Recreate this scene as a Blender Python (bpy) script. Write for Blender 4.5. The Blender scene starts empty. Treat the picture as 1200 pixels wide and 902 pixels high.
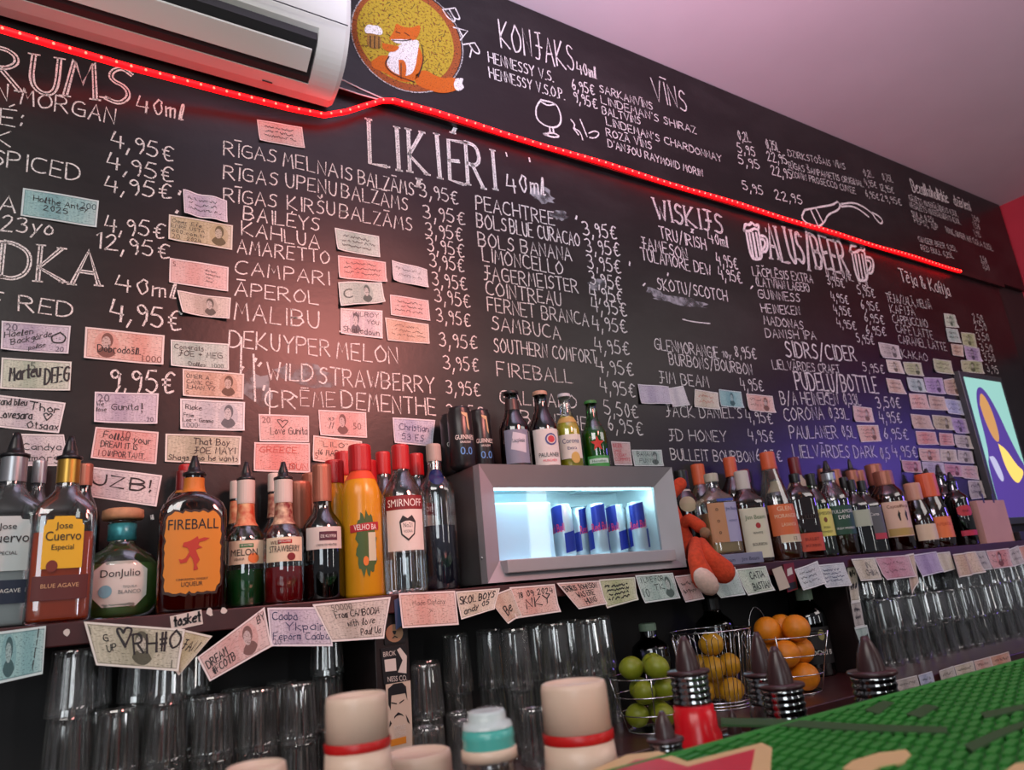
import bpy, bmesh, math, random, unicodedata
from mathutils import Vector, Matrix
random.seed(7)
S = bpy.context.scene
COL = S.collection
# ------------------------------------------------------------------ camera (1200 x 902 frame)
FPX, CX, CY = 851.27, 600.0, 451.0
EX = Vector((0.84450628, 0.07292047, 0.53055796))     # world axes seen from the camera (right, down, forward)
EY = Vector((-0.52779395, 0.2812722, 0.80144837))
EZ = Vector((-0.09078921, -0.95685347, 0.27602312))
CAM = Vector((0.0, -1.65, 1.30))
cd = bpy.data.cameras.new('camera'); cam = bpy.data.objects.new('camera', cd); COL.objects.link(cam)
cd.sensor_fit = 'HORIZONTAL'; cd.sensor_width = 36.0; cd.lens = FPX / 1200 * 36
cd.clip_start = 0.02
right = Vector((EX[0], EY[0], EZ[0])); down = Vector((EX[1], EY[1], EZ[1])); fwd = Vector((EX[2], EY[2], EZ[2]))
M = Matrix((right, -down, -fwd)).transposed().to_4x4(); M.translation = CAM
cam.matrix_world = M
cd.dof.use_dof = True; cd.dof.focus_distance = 1.6; cd.dof.aperture_fstop = 5.6
S.camera = cam
S.view_settings.view_transform = 'Standard'; S.view_settings.look = 'None'
S.view_settings.gamma = 1.0; S.view_settings.exposure = 0.14
S.view_settings.use_curve_mapping = False
# ------------------------------------------------------------------ world, room lamps and added fill lights
W = bpy.data.worlds.new('world'); S.world = W; W.use_nodes = True
bg = W.node_tree.nodes['Background']; bg.inputs[0].default_value = (0.62, 0.60, 0.66, 1); bg.inputs[1].default_value = 0.17
def area(name, loc, target, sx, sy, power, col):
    l = bpy.data.lights.new(name, 'AREA'); l.shape = 'RECTANGLE'; l.size = sx; l.size_y = sy; l.energy = power; l.color = col
    o = bpy.data.objects.new(name, l); COL.objects.link(o); o.location = loc
    o.rotation_euler = (Vector(target) - Vector(loc)).to_track_quat('-Z', 'Y').to_euler(); return o
def spot(name, loc, target, power, col, ang, blend=0.8, rad=0.06):
    l = bpy.data.lights.new(name, 'SPOT'); l.energy = power; l.color = col; l.spot_size = math.radians(ang); l.spot_blend = blend; l.shadow_soft_size = rad
    o = bpy.data.objects.new(name, l); COL.objects.link(o); o.location = loc
    o.rotation_euler = (Vector(target) - Vector(loc)).to_track_quat('-Z', 'Y').to_euler(); return o
area('ceiling_lamp_bar', (-1.1, -2.3, 3.1), (0.6, 0, 1.4), 2.0, 1.0, 34, (1.0, 0.93, 0.88))
area('ceiling_lamp_hall', (3.4, -2.8, 3.1), (2.6, 0, 1.4), 2.4, 1.2, 27, (1.0, 0.87, 0.82))
area('added_fill', (-1.4, -3.6, 1.9), (0.6, 0, 1.4), 1.2, 1.4, 20, (0.90, 0.96, 1.0))  # unseen fill light added behind the camera for brightness and reflections
area('added_streak_light', (0.9, -4.2, 1.75), (0.8, 0, 1.3), 0.16, 1.3, 5, (0.95, 0.97, 1.0))  # added tall narrow light, there to draw streaks in the fluted glasses
area('added_streak_light_far', (3.6, -4.0, 1.75), (2.2, 0, 1.3), 0.18, 1.3, 5, (1.0, 0.96, 0.90))  # second added narrow light, for streaks on the farther glasses and bottles
spot('red_spotlight', (1.15, -1.9, 2.62), (0.58, 0, 1.78), 200, (1.0, 0.32, 0.27), 40, 1.0, 0.30)
spot('blue_spotlight', (5.2, -1.7, 1.95), (2.85, 0, 1.62), 50, (0.25, 0.14, 1.0), 40, 1.0, 0.22)
spot('pink_uplight', (1.0, -1.3, 2.35), (2.2, -0.9, 3.24), 80, (1.0, 0.35, 0.55), 130, 1.0, 0.2)
spot('lilac_uplight', (0.2, -1.0, 2.5), (1.3, -0.9, 3.24), 150, (0.80, 0.72, 1.0), 130, 1.0, 0.2)
# ------------------------------------------------------------------ pixel rays -> points of the room
def ray(px, py):
    c = Vector((px - CX, py - CY, FPX)); return Vector((EX.dot(c), EY.dot(c), EZ.dot(c)))
def at(px, py, Y):
    r = ray(px, py); return CAM + r * ((Y - CAM.y) / r.y)
def atz(px, py, z):
    r = ray(px, py); return CAM + r * ((z - CAM.z) / r.z)
def camc(p):
    d = Vector(p) - CAM; return EX * d.x + EY * d.y + EZ * d.z
def depth(p): return camc(p)[2]
def z_for(X, Y, py):
    k = (py - CY) / FPX; a = EX * X + EY * (Y - CAM.y)
    return CAM.z + (k * a[2] - a[1]) / (EZ[1] - k * EZ[2])
def x_for(px, Y, z):
    k = (px - CX) / FPX; a = EY * (Y - CAM.y) + EZ * (z - CAM.z)
    return (k * a[2] - a[0]) / (EX[0] - k * EX[2])
ZS, ZC, YF, YC, ZCEIL = 1.322, 0.98, -0.24, -0.42, 3.245     # shelf top, back counter top, shelf front, counter front, ceiling
# ------------------------------------------------------------------ materials
MATS = {}
def newmat(name):
    m = bpy.data.materials.new(name); m.use_nodes = True; n = m.node_tree.nodes; n.clear()
    out = n.new('ShaderNodeOutputMaterial'); return m, n, m.node_tree.links, out
def pbr(name, col, rough=0.5, metal=0.0, spec=0.5, noise=0.0, nscale=40, bump=0.0, emit=None, es=0.0, col2=None, trans=0.0):
    if name in MATS: return MATS[name]
    m, n, L, out = newmat(name); b = n.new('ShaderNodeBsdfPrincipled'); L.new(b.outputs[0], out.inputs[0])
    b.inputs['Base Color'].default_value = (*col, 1); b.inputs['Roughness'].default_value = rough; b.inputs['Metallic'].default_value = metal
    b.inputs['Specular IOR Level'].default_value = spec
    if trans: b.inputs['Transmission Weight'].default_value = trans
    if emit: b.inputs['Emission Color'].default_value = (*emit, 1); b.inputs['Emission Strength'].default_value = es
    if noise or bump or col2:
        tc = n.new('ShaderNodeTexCoord'); nz = n.new('ShaderNodeTexNoise'); nz.inputs['Scale'].default_value = nscale; nz.inputs['Detail'].default_value = 4
        L.new(tc.outputs['Object'], nz.inputs['Vector'])
        if noise or col2:
            rp = n.new('ShaderNodeValToRGB'); rp.color_ramp.elements[0].position = 0.35; rp.color_ramp.elements[1].position = 0.68
            c2 = col2 or tuple(c * (1 - noise) for c in col)
            rp.color_ramp.elements[0].color = (*c2, 1); rp.color_ramp.elements[1].color = (*col, 1)
            L.new(nz.outputs[0], rp.inputs[0]); L.new(rp.outputs[0], b.inputs['Base Color'])
        if bump:
            bp = n.new('ShaderNodeBump'); bp.inputs['Strength'].default_value = bump; bp.inputs['Distance'].default_value = 0.004
            L.new(nz.outputs[0], bp.inputs['Height']); L.new(bp.outputs[0], b.inputs['Normal'])
    MATS[name] = m; return m
def clear_glass(name, tint=(0.9, 0.93, 0.92), refl=0.07, blend=0.45, rough=0.03, bump=0.0):
    if name in MATS: return MATS[name]
    m, n, L, out = newmat(name)
    t = n.new('ShaderNodeBsdfTransparent'); t.inputs[0].default_value = (*tint, 1)
    g = n.new('ShaderNodeBsdfGlossy'); g.inputs['Roughness'].default_value = rough; g.inputs[0].default_value = (0.95, 0.97, 1, 1)
    lw = n.new('ShaderNodeLayerWeight'); lw.inputs[0].default_value = blend
    mr = n.new('ShaderNodeMath'); mr.operation = 'MULTIPLY_ADD'; mr.inputs[1].default_value = 0.75; mr.inputs[2].default_value = refl; mr.use_clamp = True
    L.new(lw.outputs['Fresnel'], mr.inputs[0])
    mx = n.new('ShaderNodeMixShader'); L.new(mr.outputs[0], mx.inputs[0]); L.new(t.outputs[0], mx.inputs[1]); L.new(g.outputs[0], mx.inputs[2]); L.new(mx.outputs[0], out.inputs[0])
    if bump:
        tc = n.new('ShaderNodeTexCoord'); nz = n.new('ShaderNodeTexNoise'); nz.inputs['Scale'].default_value = 60; L.new(tc.outputs['Object'], nz.inputs['Vector'])
        bp = n.new('ShaderNodeBump'); bp.inputs['Strength'].default_value = bump; bp.inputs['Distance'].default_value = 0.003; L.new(nz.outputs[0], bp.inputs['Height'])
        L.new(bp.outputs[0], g.inputs['Normal']); L.new(bp.outputs[0], lw.inputs['Normal'])
    MATS[name] = m; return m
def streaked_glass(name, tint, milk=0.10, refl=0.08, blend=0.35, rough=0.06):  # milky vertical streaks paint light glints into the clear glass
    if name in MATS: return MATS[name]
    m, n, L, out = newmat(name)
    t = n.new('ShaderNodeBsdfTransparent'); t.inputs[0].default_value = (*tint, 1); d = n.new('ShaderNodeBsdfDiffuse'); d.inputs[0].default_value = (.62, .66, .64, 1)
    tl = n.new('ShaderNodeBsdfTranslucent'); tl.inputs[0].default_value = (.62, .66, .64, 1); dm = n.new('ShaderNodeMixShader'); dm.inputs[0].default_value = .4; L.new(d.outputs[0], dm.inputs[1]); L.new(tl.outputs[0], dm.inputs[2])
    tc = n.new('ShaderNodeTexCoord'); mp = n.new('ShaderNodeMapping'); mp.inputs['Scale'].default_value = (170, 170, 9); nz = n.new('ShaderNodeTexNoise'); nz.inputs['Scale'].default_value = 1.0; nz.inputs['Detail'].default_value = 3
    L.new(tc.outputs['Object'], mp.inputs[0]); L.new(mp.outputs[0], nz.inputs[0]); rp = n.new('ShaderNodeMapRange'); rp.inputs[1].default_value = .42; rp.inputs[2].default_value = .72; rp.inputs[3].default_value = milk * .25; rp.inputs[4].default_value = milk * 2.6; L.new(nz.outputs[0], rp.inputs[0])
    m1 = n.new('ShaderNodeMixShader'); L.new(rp.outputs[0], m1.inputs[0]); L.new(t.outputs[0], m1.inputs[1]); L.new(dm.outputs[0], m1.inputs[2])
    g = n.new('ShaderNodeBsdfGlossy'); g.inputs['Roughness'].default_value = rough
    lw = n.new('ShaderNodeLayerWeight'); lw.inputs[0].default_value = blend; mr = n.new('ShaderNodeMath'); mr.operation = 'MULTIPLY_ADD'; mr.inputs[1].default_value = .38; mr.inputs[2].default_value = refl; mr.use_clamp = True; L.new(lw.outputs['Fresnel'], mr.inputs[0])
    mx = n.new('ShaderNodeMixShader'); L.new(mr.outputs[0], mx.inputs[0]); L.new(m1.outputs[0], mx.inputs[1]); L.new(g.outputs[0], mx.inputs[2]); L.new(mx.outputs[0], out.inputs[0])
    MATS[name] = m; return m
def fluid(name, col, clear=0.45):
    if name in MATS: return MATS[name]
    m, n, L, out = newmat(name)
    t = n.new('ShaderNodeBsdfTransparent'); t.inputs[0].default_value = (*[min(1, c * 1.3) for c in col], 1)
    b = n.new('ShaderNodeBsdfPrincipled'); b.inputs['Base Color'].default_value = (*col, 1); b.inputs['Roughness'].default_value = 0.08
    mx = n.new('ShaderNodeMixShader'); mx.inputs[0].default_value = 1 - clear
    L.new(t.outputs[0], mx.inputs[1]); L.new(b.outputs[0], mx.inputs[2]); L.new(mx.outputs[0], out.inputs[0])
    MATS[name] = m; return m
def chalk(name, col, cover=0.5, scale=420):
    if name in MATS: return MATS[name]
    m, n, L, out = newmat(name)
    b = n.new('ShaderNodeBsdfPrincipled'); b.inputs['Base Color'].default_value = (*col, 1); b.inputs['Roughness'].default_value = 0.95; b.inputs['Specular IOR Level'].default_value = 0.1
    t = n.new('ShaderNodeBsdfTransparent'); tc = n.new('ShaderNodeTexCoord'); nz = n.new('ShaderNodeTexNoise')
    nz.inputs['Scale'].default_value = scale; nz.inputs['Detail'].default_value = 2; L.new(tc.outputs['Object'], nz.inputs['Vector'])
    rp = n.new('ShaderNodeValToRGB'); rp.color_ramp.elements[0].position = cover - 0.12; rp.color_ramp.elements[1].position = cover + 0.05
    rp.color_ramp.elements[0].color = (0.12, 0.12, 0.12, 1)
    L.new(nz.outputs[0], rp.inputs[0]); mx = n.new('ShaderNodeMixShader'); L.new(rp.outputs[0], mx.inputs[0]); L.new(t.outputs[0], mx.inputs[1]); L.new(b.outputs[0], mx.inputs[2]); L.new(mx.outputs[0], out.inputs[0])
    MATS[name] = m; return m
def paper(base, accent, ink=(0.12, 0.12, 0.13), pu=None, seed=0.0):
    """a printed banknote: frame line, engraved waves, a light panel and (pu) a portrait oval at that place along the note"""
    key = ('paper', base, accent, ink, pu)
    if key in MATS: return MATS[key]
    m, n, L, out = newmat('banknote_paper'); b = n.new('ShaderNodeBsdfPrincipled'); b.inputs['Roughness'].default_value = 0.75; b.inputs['Specular IOR Level'].default_value = 0.2
    L.new(b.outputs[0], out.inputs[0]); uv = n.new('ShaderNodeUVMap'); sp = n.new('ShaderNodeSeparateXYZ'); L.new(uv.outputs[0], sp.inputs[0])
    def val(v):
        x = n.new('ShaderNodeValue'); x.outputs[0].default_value = v; return x.outputs[0]
    def op(o, a, c=None, d=None, clamp=False):
        x = n.new('ShaderNodeMath'); x.operation = o; x.use_clamp = clamp
        for i, q in enumerate((a, c, d)):
            if q is None: continue
            if isinstance(q, (int, float)): x.inputs[i].default_value = q
            else: L.new(q, x.inputs[i])
        return x.outputs[0]
    def mix(f, a, c):
        x = n.new('ShaderNodeMixRGB')
        L.new(f, x.inputs[0])
        for i, q in ((1, a), (2, c)):
            if isinstance(q, tuple): x.inputs[i].default_value = (*q, 1)
            else: L.new(q, x.inputs[i])
        return x.outputs[0]
    U, V = sp.outputs[0], sp.outputs[1]
    wv = n.new('ShaderNodeTexWave'); wv.inputs['Scale'].default_value = 3.2; wv.inputs['Distortion'].default_value = 9; wv.inputs['Detail'].default_value = 2
    mp = n.new('ShaderNodeMapping'); mp.inputs['Location'].default_value = (seed * 3.1, seed, 0); mp.inputs['Scale'].default_value = (2, 1, 1); L.new(uv.outputs[0], mp.inputs[0]); L.new(mp.outputs[0], wv.inputs[0])
    nz = n.new('ShaderNodeTexNoise'); nz.inputs['Scale'].default_value = 3.0; nz.inputs['Detail'].default_value = 5; L.new(mp.outputs[0], nz.inputs[0])
    f = op('MULTIPLY', wv.outputs[1], 0.30); col = mix(f, base, accent)
    big = op('MULTIPLY_ADD', nz.outputs[0], 3.0, -1.2, True); col = mix(op('MULTIPLY', big, 0.38), col, accent)
    bandm = op('MULTIPLY', op('MULTIPLY_ADD', op('ABSOLUTE', op('SUBTRACT', U, .40 if (pu is None or pu > .5) else .68)), -9.0, 1.6, True), .55); col = mix(bandm, col, accent)
    wash = op('MULTIPLY_ADD', U, 2.5, -1.9, True); col = mix(op('MULTIPLY', wash, .6), col, tuple(min(1, c * .35 + .5) for c in base))
    # frame line
    du = op('ABSOLUTE', op('SUBTRACT', U, 0.5)); dv = op('ABSOLUTE', op('SUBTRACT', V, 0.5))
    inner = op('MULTIPLY', op('LESS_THAN', du, 0.475), op('LESS_THAN', dv, 0.45)); inner2 = op('MULTIPLY', op('LESS_THAN', du, 0.465), op('LESS_THAN', dv, 0.425))
    line = op('SUBTRACT', inner, inner2); col = mix(op('MULTIPLY', line, 0.45), col, ink)
    col = mix(op('SUBTRACT', 1.0, inner), col, tuple(min(1, c * 0.5 + 0.42) for c in base))
    # printed microtext rows
    br = n.new('ShaderNodeTexNoise'); br.inputs['Scale'].default_value = 26; mp2 = n.new('ShaderNodeMapping'); mp2.inputs['Scale'].default_value = (0.75, 1.5, 1); L.new(uv.outputs[0], mp2.inputs[0]); L.new(mp2.outputs[0], br.inputs[0])
    rows = op('MULTIPLY', op('GREATER_THAN', br.outputs[0], 0.60), inner2); col = mix(op('MULTIPLY', rows, 0.5), col, ink)
    if pu is not None:
        def ell(cu, cv, a, c):
            return op('LESS_THAN', op('ADD', op('POWER', op('DIVIDE', op('SUBTRACT', U, cu), a), 2), op('POWER', op('DIVIDE', op('SUBTRACT', V, cv), c), 2)), 1.0)
        oval = ell(pu, 0.5, 0.15, 0.42); col = mix(op('MULTIPLY', oval, 0.55), col, accent)
        body = op('MULTIPLY', ell(pu, 0.10, 0.125, 0.34), oval); col = mix(op('MULTIPLY', body, 0.85), col, ink)
        hair = ell(pu + 0.005, 0.64, 0.072, 0.235); col = mix(op('MULTIPLY', hair, 0.85), col, ink)
        face = ell(pu - 0.008, 0.56, 0.055, 0.20); col = mix(op('MULTIPLY', face, 0.8), col, tuple(min(1, c * 0.7 + 0.15) for c in base))
        fn = n.new('ShaderNodeTexNoise'); fn.inputs['Scale'].default_value = 22; L.new(mp.outputs[0], fn.inputs[0])
        eng = op('MULTIPLY', op('GREATER_THAN', fn.outputs[0], 0.56), face); col = mix(op('MULTIPLY', eng, 0.6), col, ink)
    L.new(col, b.inputs['Base Color']); MATS[key] = m; return m
# ------------------------------------------------------------------ mesh helpers
class MB:
    def __init__(self): self.v = []; self.f = []; self.mi = []; self.uv = []
    def add(self, vs, fs, mi=0, uvs=None):
        b = len(self.v); self.v += [Vector(p) for p in vs]
        for i, f in enumerate(fs):
            self.f.append([b + k for k in f]); self.mi.append(mi); self.uv.append(uvs[i] if uvs else None)
        return self
    def box(self, x0, x1, y0, y1, z0, z1, mi=0):
        vs = [(x, y, z) for x in (x0, x1) for y in (y0, y1) for z in (z0, z1)]
        return self.add(vs, [(0, 1, 3, 2), (4, 6, 7, 5), (0, 4, 5, 1), (2, 3, 7, 6), (0, 2, 6, 4), (1, 5, 7, 3)], mi)
    def lathe(self, prof, seg=24, c=(0, 0, 0), mi=0, fn=None):
        vs = []; fs = []
        for (r, z) in prof:
            for k in range(seg):
                a = 2 * math.pi * k / seg
                vs.append(fn(r, z, a) if fn else (c[0] + r * math.cos(a), c[1] + r * math.sin(a), c[2] + z))
        for i in range(len(prof) - 1):
            for k in range(seg):
                fs.append((i * seg + k, i * seg + (k + 1) % seg, (i + 1) * seg + (k + 1) % seg, (i + 1) * seg + k))
        return self.add(vs, fs, mi)
    def tube(self, pts, r, seg=8, closed=False, mi=0):
        pts = [Vector(p) for p in pts]; n = len(pts); rings = []; prev = None
        for i, p in enumerate(pts):
            a = pts[(i - 1) % n] if (closed or i > 0) else p; b = pts[(i + 1) % n] if (closed or i < n - 1) else p
            d = (b - a).normalized()
            if prev is None: u = d.orthogonal().normalized()
            else:
                u = prev - d * prev.dot(d); u = u.normalized() if u.length > 1e-6 else d.orthogonal().normalized()
            prev = u; w = d.cross(u); rr = r[i] if isinstance(r, (list, tuple)) else r
            rings.append([p + (u * math.cos(t) + w * math.sin(t)) * rr for t in [2 * math.pi * k / seg for k in range(seg)]])
        vs = [q for g in rings for q in g]; fs = []
        for i in range(n if closed else n - 1):
            j = (i + 1) % n
            for k in range(seg): fs.append((i * seg + k, i * seg + (k + 1) % seg, j * seg + (k + 1) % seg, j * seg + k))
        if not closed: fs.append(tuple(range(seg))[::-1]); fs.append(tuple((n - 1) * seg + k for k in range(seg)))
        return self.add(vs, fs, mi)
    def prism(self, poly, z0, z1, axis='z', mi=0):
        n = len(poly)
        def q(p, z): return (p[0], p[1], z) if axis == 'z' else ((p[0], z, p[1]) if axis == 'y' else (z, p[0], p[1]))
        vs = [q(p, z0) for p in poly] + [q(p, z1) for p in poly]
        fs = [tuple(range(n))[::-1], tuple(range(n, 2 * n))] + [(i, (i + 1) % n, n + (i + 1) % n, n + i) for i in range(n)]
        return self.add(vs, fs, mi)
    def ball(self, c, r, su=16, sv=10, mi=0, sq=(1, 1, 1)):
        vs = []; fs = []
        for i in range(sv + 1):
            t = math.pi * i / sv
            for k in range(su):
                a = 2 * math.pi * k / su; vs.append((c[0] + r * sq[0] * math.sin(t) * math.cos(a), c[1] + r * sq[1] * math.sin(t) * math.sin(a), c[2] + r * sq[2] * math.cos(t)))
        for i in range(sv):
            for k in range(su): fs.append((i * su + k, (i + 1) * su + k, (i + 1) * su + (k + 1) % su, i * su + (k + 1) % su))
        return self.add(vs, fs, mi)
    def build(self, name, mats, parent=None, smooth=False, origin=None, bevel=0.0, recalc=True, loc=None):
        mats = mats if isinstance(mats, (list, tuple)) else [mats]
        vs = self.v
        if parent is None and origin is None and loc is None:
            xs = [p.x for p in vs]; ys = [p.y for p in vs]; zs = [p.z for p in vs]
            origin = Vector(((min(xs) + max(xs)) / 2, (min(ys) + max(ys)) / 2, min(zs)))
        o3 = Vector(origin) if origin is not None else Vector((0, 0, 0))
        me = bpy.data.meshes.new(name); me.from_pydata([p - o3 for p in vs], [], self.f)
        for m in mats: me.materials.append(m)
        for p, i in zip(me.polygons, self.mi): p.material_index = i; p.use_smooth = smooth
        if any(u for u in self.uv):
            ul = me.uv_layers.new(name='UVMap')
            for p, u in zip(me.polygons, self.uv):
                if u:
                    for li, c in zip(p.loop_indices, u): ul.data[li].uv = c
        if recalc:
            bm = bmesh.new(); bm.from_mesh(me); bmesh.ops.remove_doubles(bm, verts=bm.verts, dist=1e-6); bmesh.ops.recalc_face_normals(bm, faces=bm.faces); bm.to_mesh(me); bm.free()
        me.update()
        ob = bpy.data.objects.new(name, me); COL.objects.link(ob)
        if parent is not None: ob.parent = parent
        elif loc is not None: ob.location = loc
        else: ob.location = o3
        if bevel:
            bv = ob.modifiers.new('bevel', 'BEVEL'); bv.width = bevel; bv.segments = 2; bv.limit_method = 'ANGLE'
        return ob
def tag(o, label=None, cat=None, group=None, kind=None):
    if label: o['label'] = label
    if cat: o['category'] = cat
    if group: o['group'] = group
    if kind: o['kind'] = kind
    return o
def empty(name, loc, label, cat, group=None, rz=0.0):
    o = bpy.data.objects.new(name, None); COL.objects.link(o); o.location = loc; o.rotation_euler = (0, 0, rz); o.empty_display_size = 0.05
    return tag(o, label, cat, group)
# ------------------------------------------------------------------ handwriting: a stroke alphabet (x 0-8, y 0-8 with a,b,c = -1,-2,-3; ~ = rounded)
G = {'A': '003860 1353', 'B': '0008 ~083857553404 ~04445462524000', 'C': '~67481703114061', 'D': '0008 ~083866623000', 'E': '58080050 0444', 'F': '580800 0444',
 'G': '~67481703114061 616434', 'H': '0008 6068 0464', 'I': '1018', 'J': '2868 ~4842302010 2464', 'K': '0008 580360', 'L': '080050', 'M': '0018335860', 'N': '00085058',
 'O': '~3816050311205163654738', 'P': '0008 ~083857553404', 'Q': '~38160503112051636547 4260', 'R': '0008 ~083857553404 2460', 'S': '~5738171544523001', 'T': '0868 3830', 'U': '~080220405258',
 'V': '083068', 'W': '0820355078', 'X': '0068 0860', 'Y': '0834 683430', 'Z': '08580050', '0': '~28160512203143364728', '1': '062820', '2': '~0628474500 0050', '3': '~0728474524 ~2444523001',
 '4': '180353 4640', '5': '481805 ~0535533001', '6': '~381502203143342402', '7': '084820', '8': '~240628462402204224', '9': '~462406284642 4230', '€': '~573816122051 0535 0333', ',': '110b', '.': '0010',
 "'": '1817', '/': '0a59', '!': '0803 0001', '&': '~5006184603104053', '(': '~28050220', ')': '~08252300', '-': '0434', '=': '0535 0333', '+': '0444 2226', ':': '0605 0201', '"': '0807 2827', '#': '1018 3038 0545 0343', '*': '~40060728384758687966 40',
 'a': '~452503012041 4540', 'b': '0008 ~0435433100', 'c': '~442503012041', 'd': '~442503012041 4840', 'e': '~0343452503012041', 'f': '~38171310 0434', 'g': '~4525032242 454b2c0b',
 'h': '0008 ~04254340', 'i': '0500 0706', 'j': '252b0b 2726', 'k': '0008 450340', 'l': '~0018281010 1020', 'm': '0005 ~04252420 ~24454440', 'n': '0005 ~04354340', 'o': '~25030120414325',
 'p': '050b ~0435433101', 'r': '0500 ~042535', 's': '~35150433312000', 't': '182030 0535', 'u': '~050120304145 4540', 'v': '052045', 'w': '0510233045', 'x': '0045 0540', 'y': '0521 450b', 'z': '05450040', 'q': '~4525032242 454b',
 '\u2665': '~3006082836 ~3648686630'}
MARK = {'\u0304': [[(-2, 9.6), (2, 9.6)]], '\u030c': [[(-1.5, 10.6), (0, 9.3), (1.5, 10.6)]], '\u0301': [[(0, 9.3), (1.5, 10.8)]], '\u0300': [[(0, 9.3), (-1.5, 10.8)]], '\u0327': [[(0, -1), (-.6, -2.4)]], '\u0308': [[(-1.5, 9.4), (-1.5, 10)], [(1.5, 9.4), (1.5, 10)]], '\u030a': [[(-.6, 9.4), (.6, 9.4), (0, 10.4), (-.6, 9.4)]]}
CYR = {'л': 'a', 'С': 'C', 'а': 'a', 'в': 'b', 'У': 'Y', 'к': 'k', 'р': 'p', 'ї': 'i', 'н': 'n', 'і': 'i', 'Г': 'F', 'е': 'e', 'о': 'o', 'я': 'r', 'м': 'm'}
def parse(tok):
    m = {'a': -1, 'b': -2, 'c': -3}; t = tok.replace('~', ''); n = len(t) // 2 * 2
    return [(int(t[i]), m[t[i + 1]] if t[i + 1] in m else int(t[i + 1])) for i in range(0, n, 2)]
def chaikin(p, n=2):
    for _ in range(n):
        if len(p) < 3: return p
        q = [p[0]]
        for a, b in zip(p, p[1:]):
            q.append((a[0] * .75 + b[0] * .25, a[1] * .75 + b[1] * .25)); q.append((a[0] * .25 + b[0] * .75, a[1] * .25 + b[1] * .75))
        q.append(p[-1]); p = q
    return p
def glyphs(text, jit=0.25):
    """text -> [(polyline, rounded)] in units of 1/8 cap height, and the total advance"""
    out = []; x = 0.0
    for ch in text:
        if ch == ' ': x += 4.2; continue
        if ch == '|': x += 1.7; continue
        ch = CYR.get(ch, ch)
        d = unicodedata.normalize('NFD', ch); base = d[0]
        if base not in G: base = base.upper() if base.upper() in G else '-'
        pls = []; w = 0
        for tok in G[base].split():
            p = parse(tok)
            if len(p) < 2: continue
            w = max(w, max(q[0] for q in p)); pls.append((p, tok[0] == '~'))
        sl = random.uniform(-.02, .05); dy = random.uniform(-jit, jit)
        for p, r in pls:
            q = [(a + random.uniform(-jit, jit) + b * sl, b + dy + random.uniform(-jit, jit)) for a, b in p]
            out.append(([(x + a, b) for a, b in (chaikin(q) if r else q)], r))
        low = base.islower()
        for mk in d[1:]:
            for p in MARK.get(mk, []):
                out.append(([(x + w / 2 + a, b - (2.6 if low and b > 0 else 0)) for a, b in p], False))
        x += w + 1.9
    return out, max(x - 1.9, 1)
def ribbon(mb, pts, hw, nrm, mi=0):
    """a flat stroke through 3-D points, lying on a surface of normal nrm (one vector or one per point)"""
    n = len(pts); L = []; R = []
    for i, p in enumerate(pts):
        a = pts[max(i - 1, 0)]; b = pts[min(i + 1, n - 1)]; d = b - a
        if d.length < 1e-9: d = Vector((1, 0, 0))
        nn = nrm[i] if isinstance(nrm, list) else nrm
        s = d.normalized().cross(nn).normalized() * hw * random.uniform(.8, 1.15)
        e = d.normalized() * hw * .6 * (-1 if i == 0 else (1 if i == n - 1 else 0))
        L.append(p + s + e); R.append(p - s + e)
    mb.add(L + R, [(i, i + 1, n + i + 1, n + i) for i in range(n - 1)], mi)
def write(mb, text, P0, P1, h, nrm=Vector((0, -1, 0)), up=None, hw=None, double=0.0, mi=0, jit=0.25, serif=False):
    """handwriting from P0 to P1 with cap height h"""
    pl, w = glyphs(text, jit); e1 = (P1 - P0) / w; e2 = (up if up is not None else Vector((0, 0, 1))) * (h / 8); hw = hw or h * .05
    for p, r in pl:
        pts = [P0 + e1 * a + e2 * b for a, b in p]
        if double:
            n = len(pts)
            for sgn in (-1, 1):
                q = []
                for i, c in enumerate(pts):
                    d = (pts[min(i + 1, n - 1)] - pts[max(i - 1, 0)]).normalized(); q.append(c + d.cross(nrm) * double * sgn)
                ribbon(mb, q, hw, nrm, mi)
            if serif:
                for c, (a, b) in ((pts[0], p[0]), (pts[-1], p[-1])):
                    if b < 1.2 or b > 6.8: s = e1.normalized() * (double * 3.0); ribbon(mb, [c - s, c + s], hw, nrm, mi)
        else: ribbon(mb, pts, hw, nrm, mi)
FT = {}
def ftext(text):
    """printed lettering from the built-in font: 2-D points (cap height 1) and faces, and its width"""
    if text in FT: return FT[text]
    c = bpy.data.curves.new('lettering', 'FONT'); c.body = text; c.size = 1.0; c.resolution_u = 3
    o = bpy.data.objects.new('lettering', c); me = o.to_mesh()
    k = 1 / 0.70
    v = [(p.co.x * k, p.co.y * k) for p in me.vertices]; f = [tuple(p.vertices) for p in me.polygons]
    o.to_mesh_clear(); bpy.data.objects.remove(o); bpy.data.curves.remove(c)
    x0 = min((p[0] for p in v), default=0); v = [(a - x0, b) for a, b in v]; w = max((p[0] for p in v), default=1)
    FT[text] = (v, f, w); return FT[text]
def printed(mb, text, fn, u0, v0, h, maxw=None, mi=0, center=True):
    """printed lettering on a surface fn(u, v) -> point; u0 is its middle"""
    v, f, w = ftext(text); sx = h
    if maxw and w * sx > maxw: sx = maxw / w
    if not f: return
    o = -w * sx / 2 if center else 0
    mb.add([fn(u0 + o + a * sx, v0 + b * h) for a, b in v], f, mi)
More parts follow.
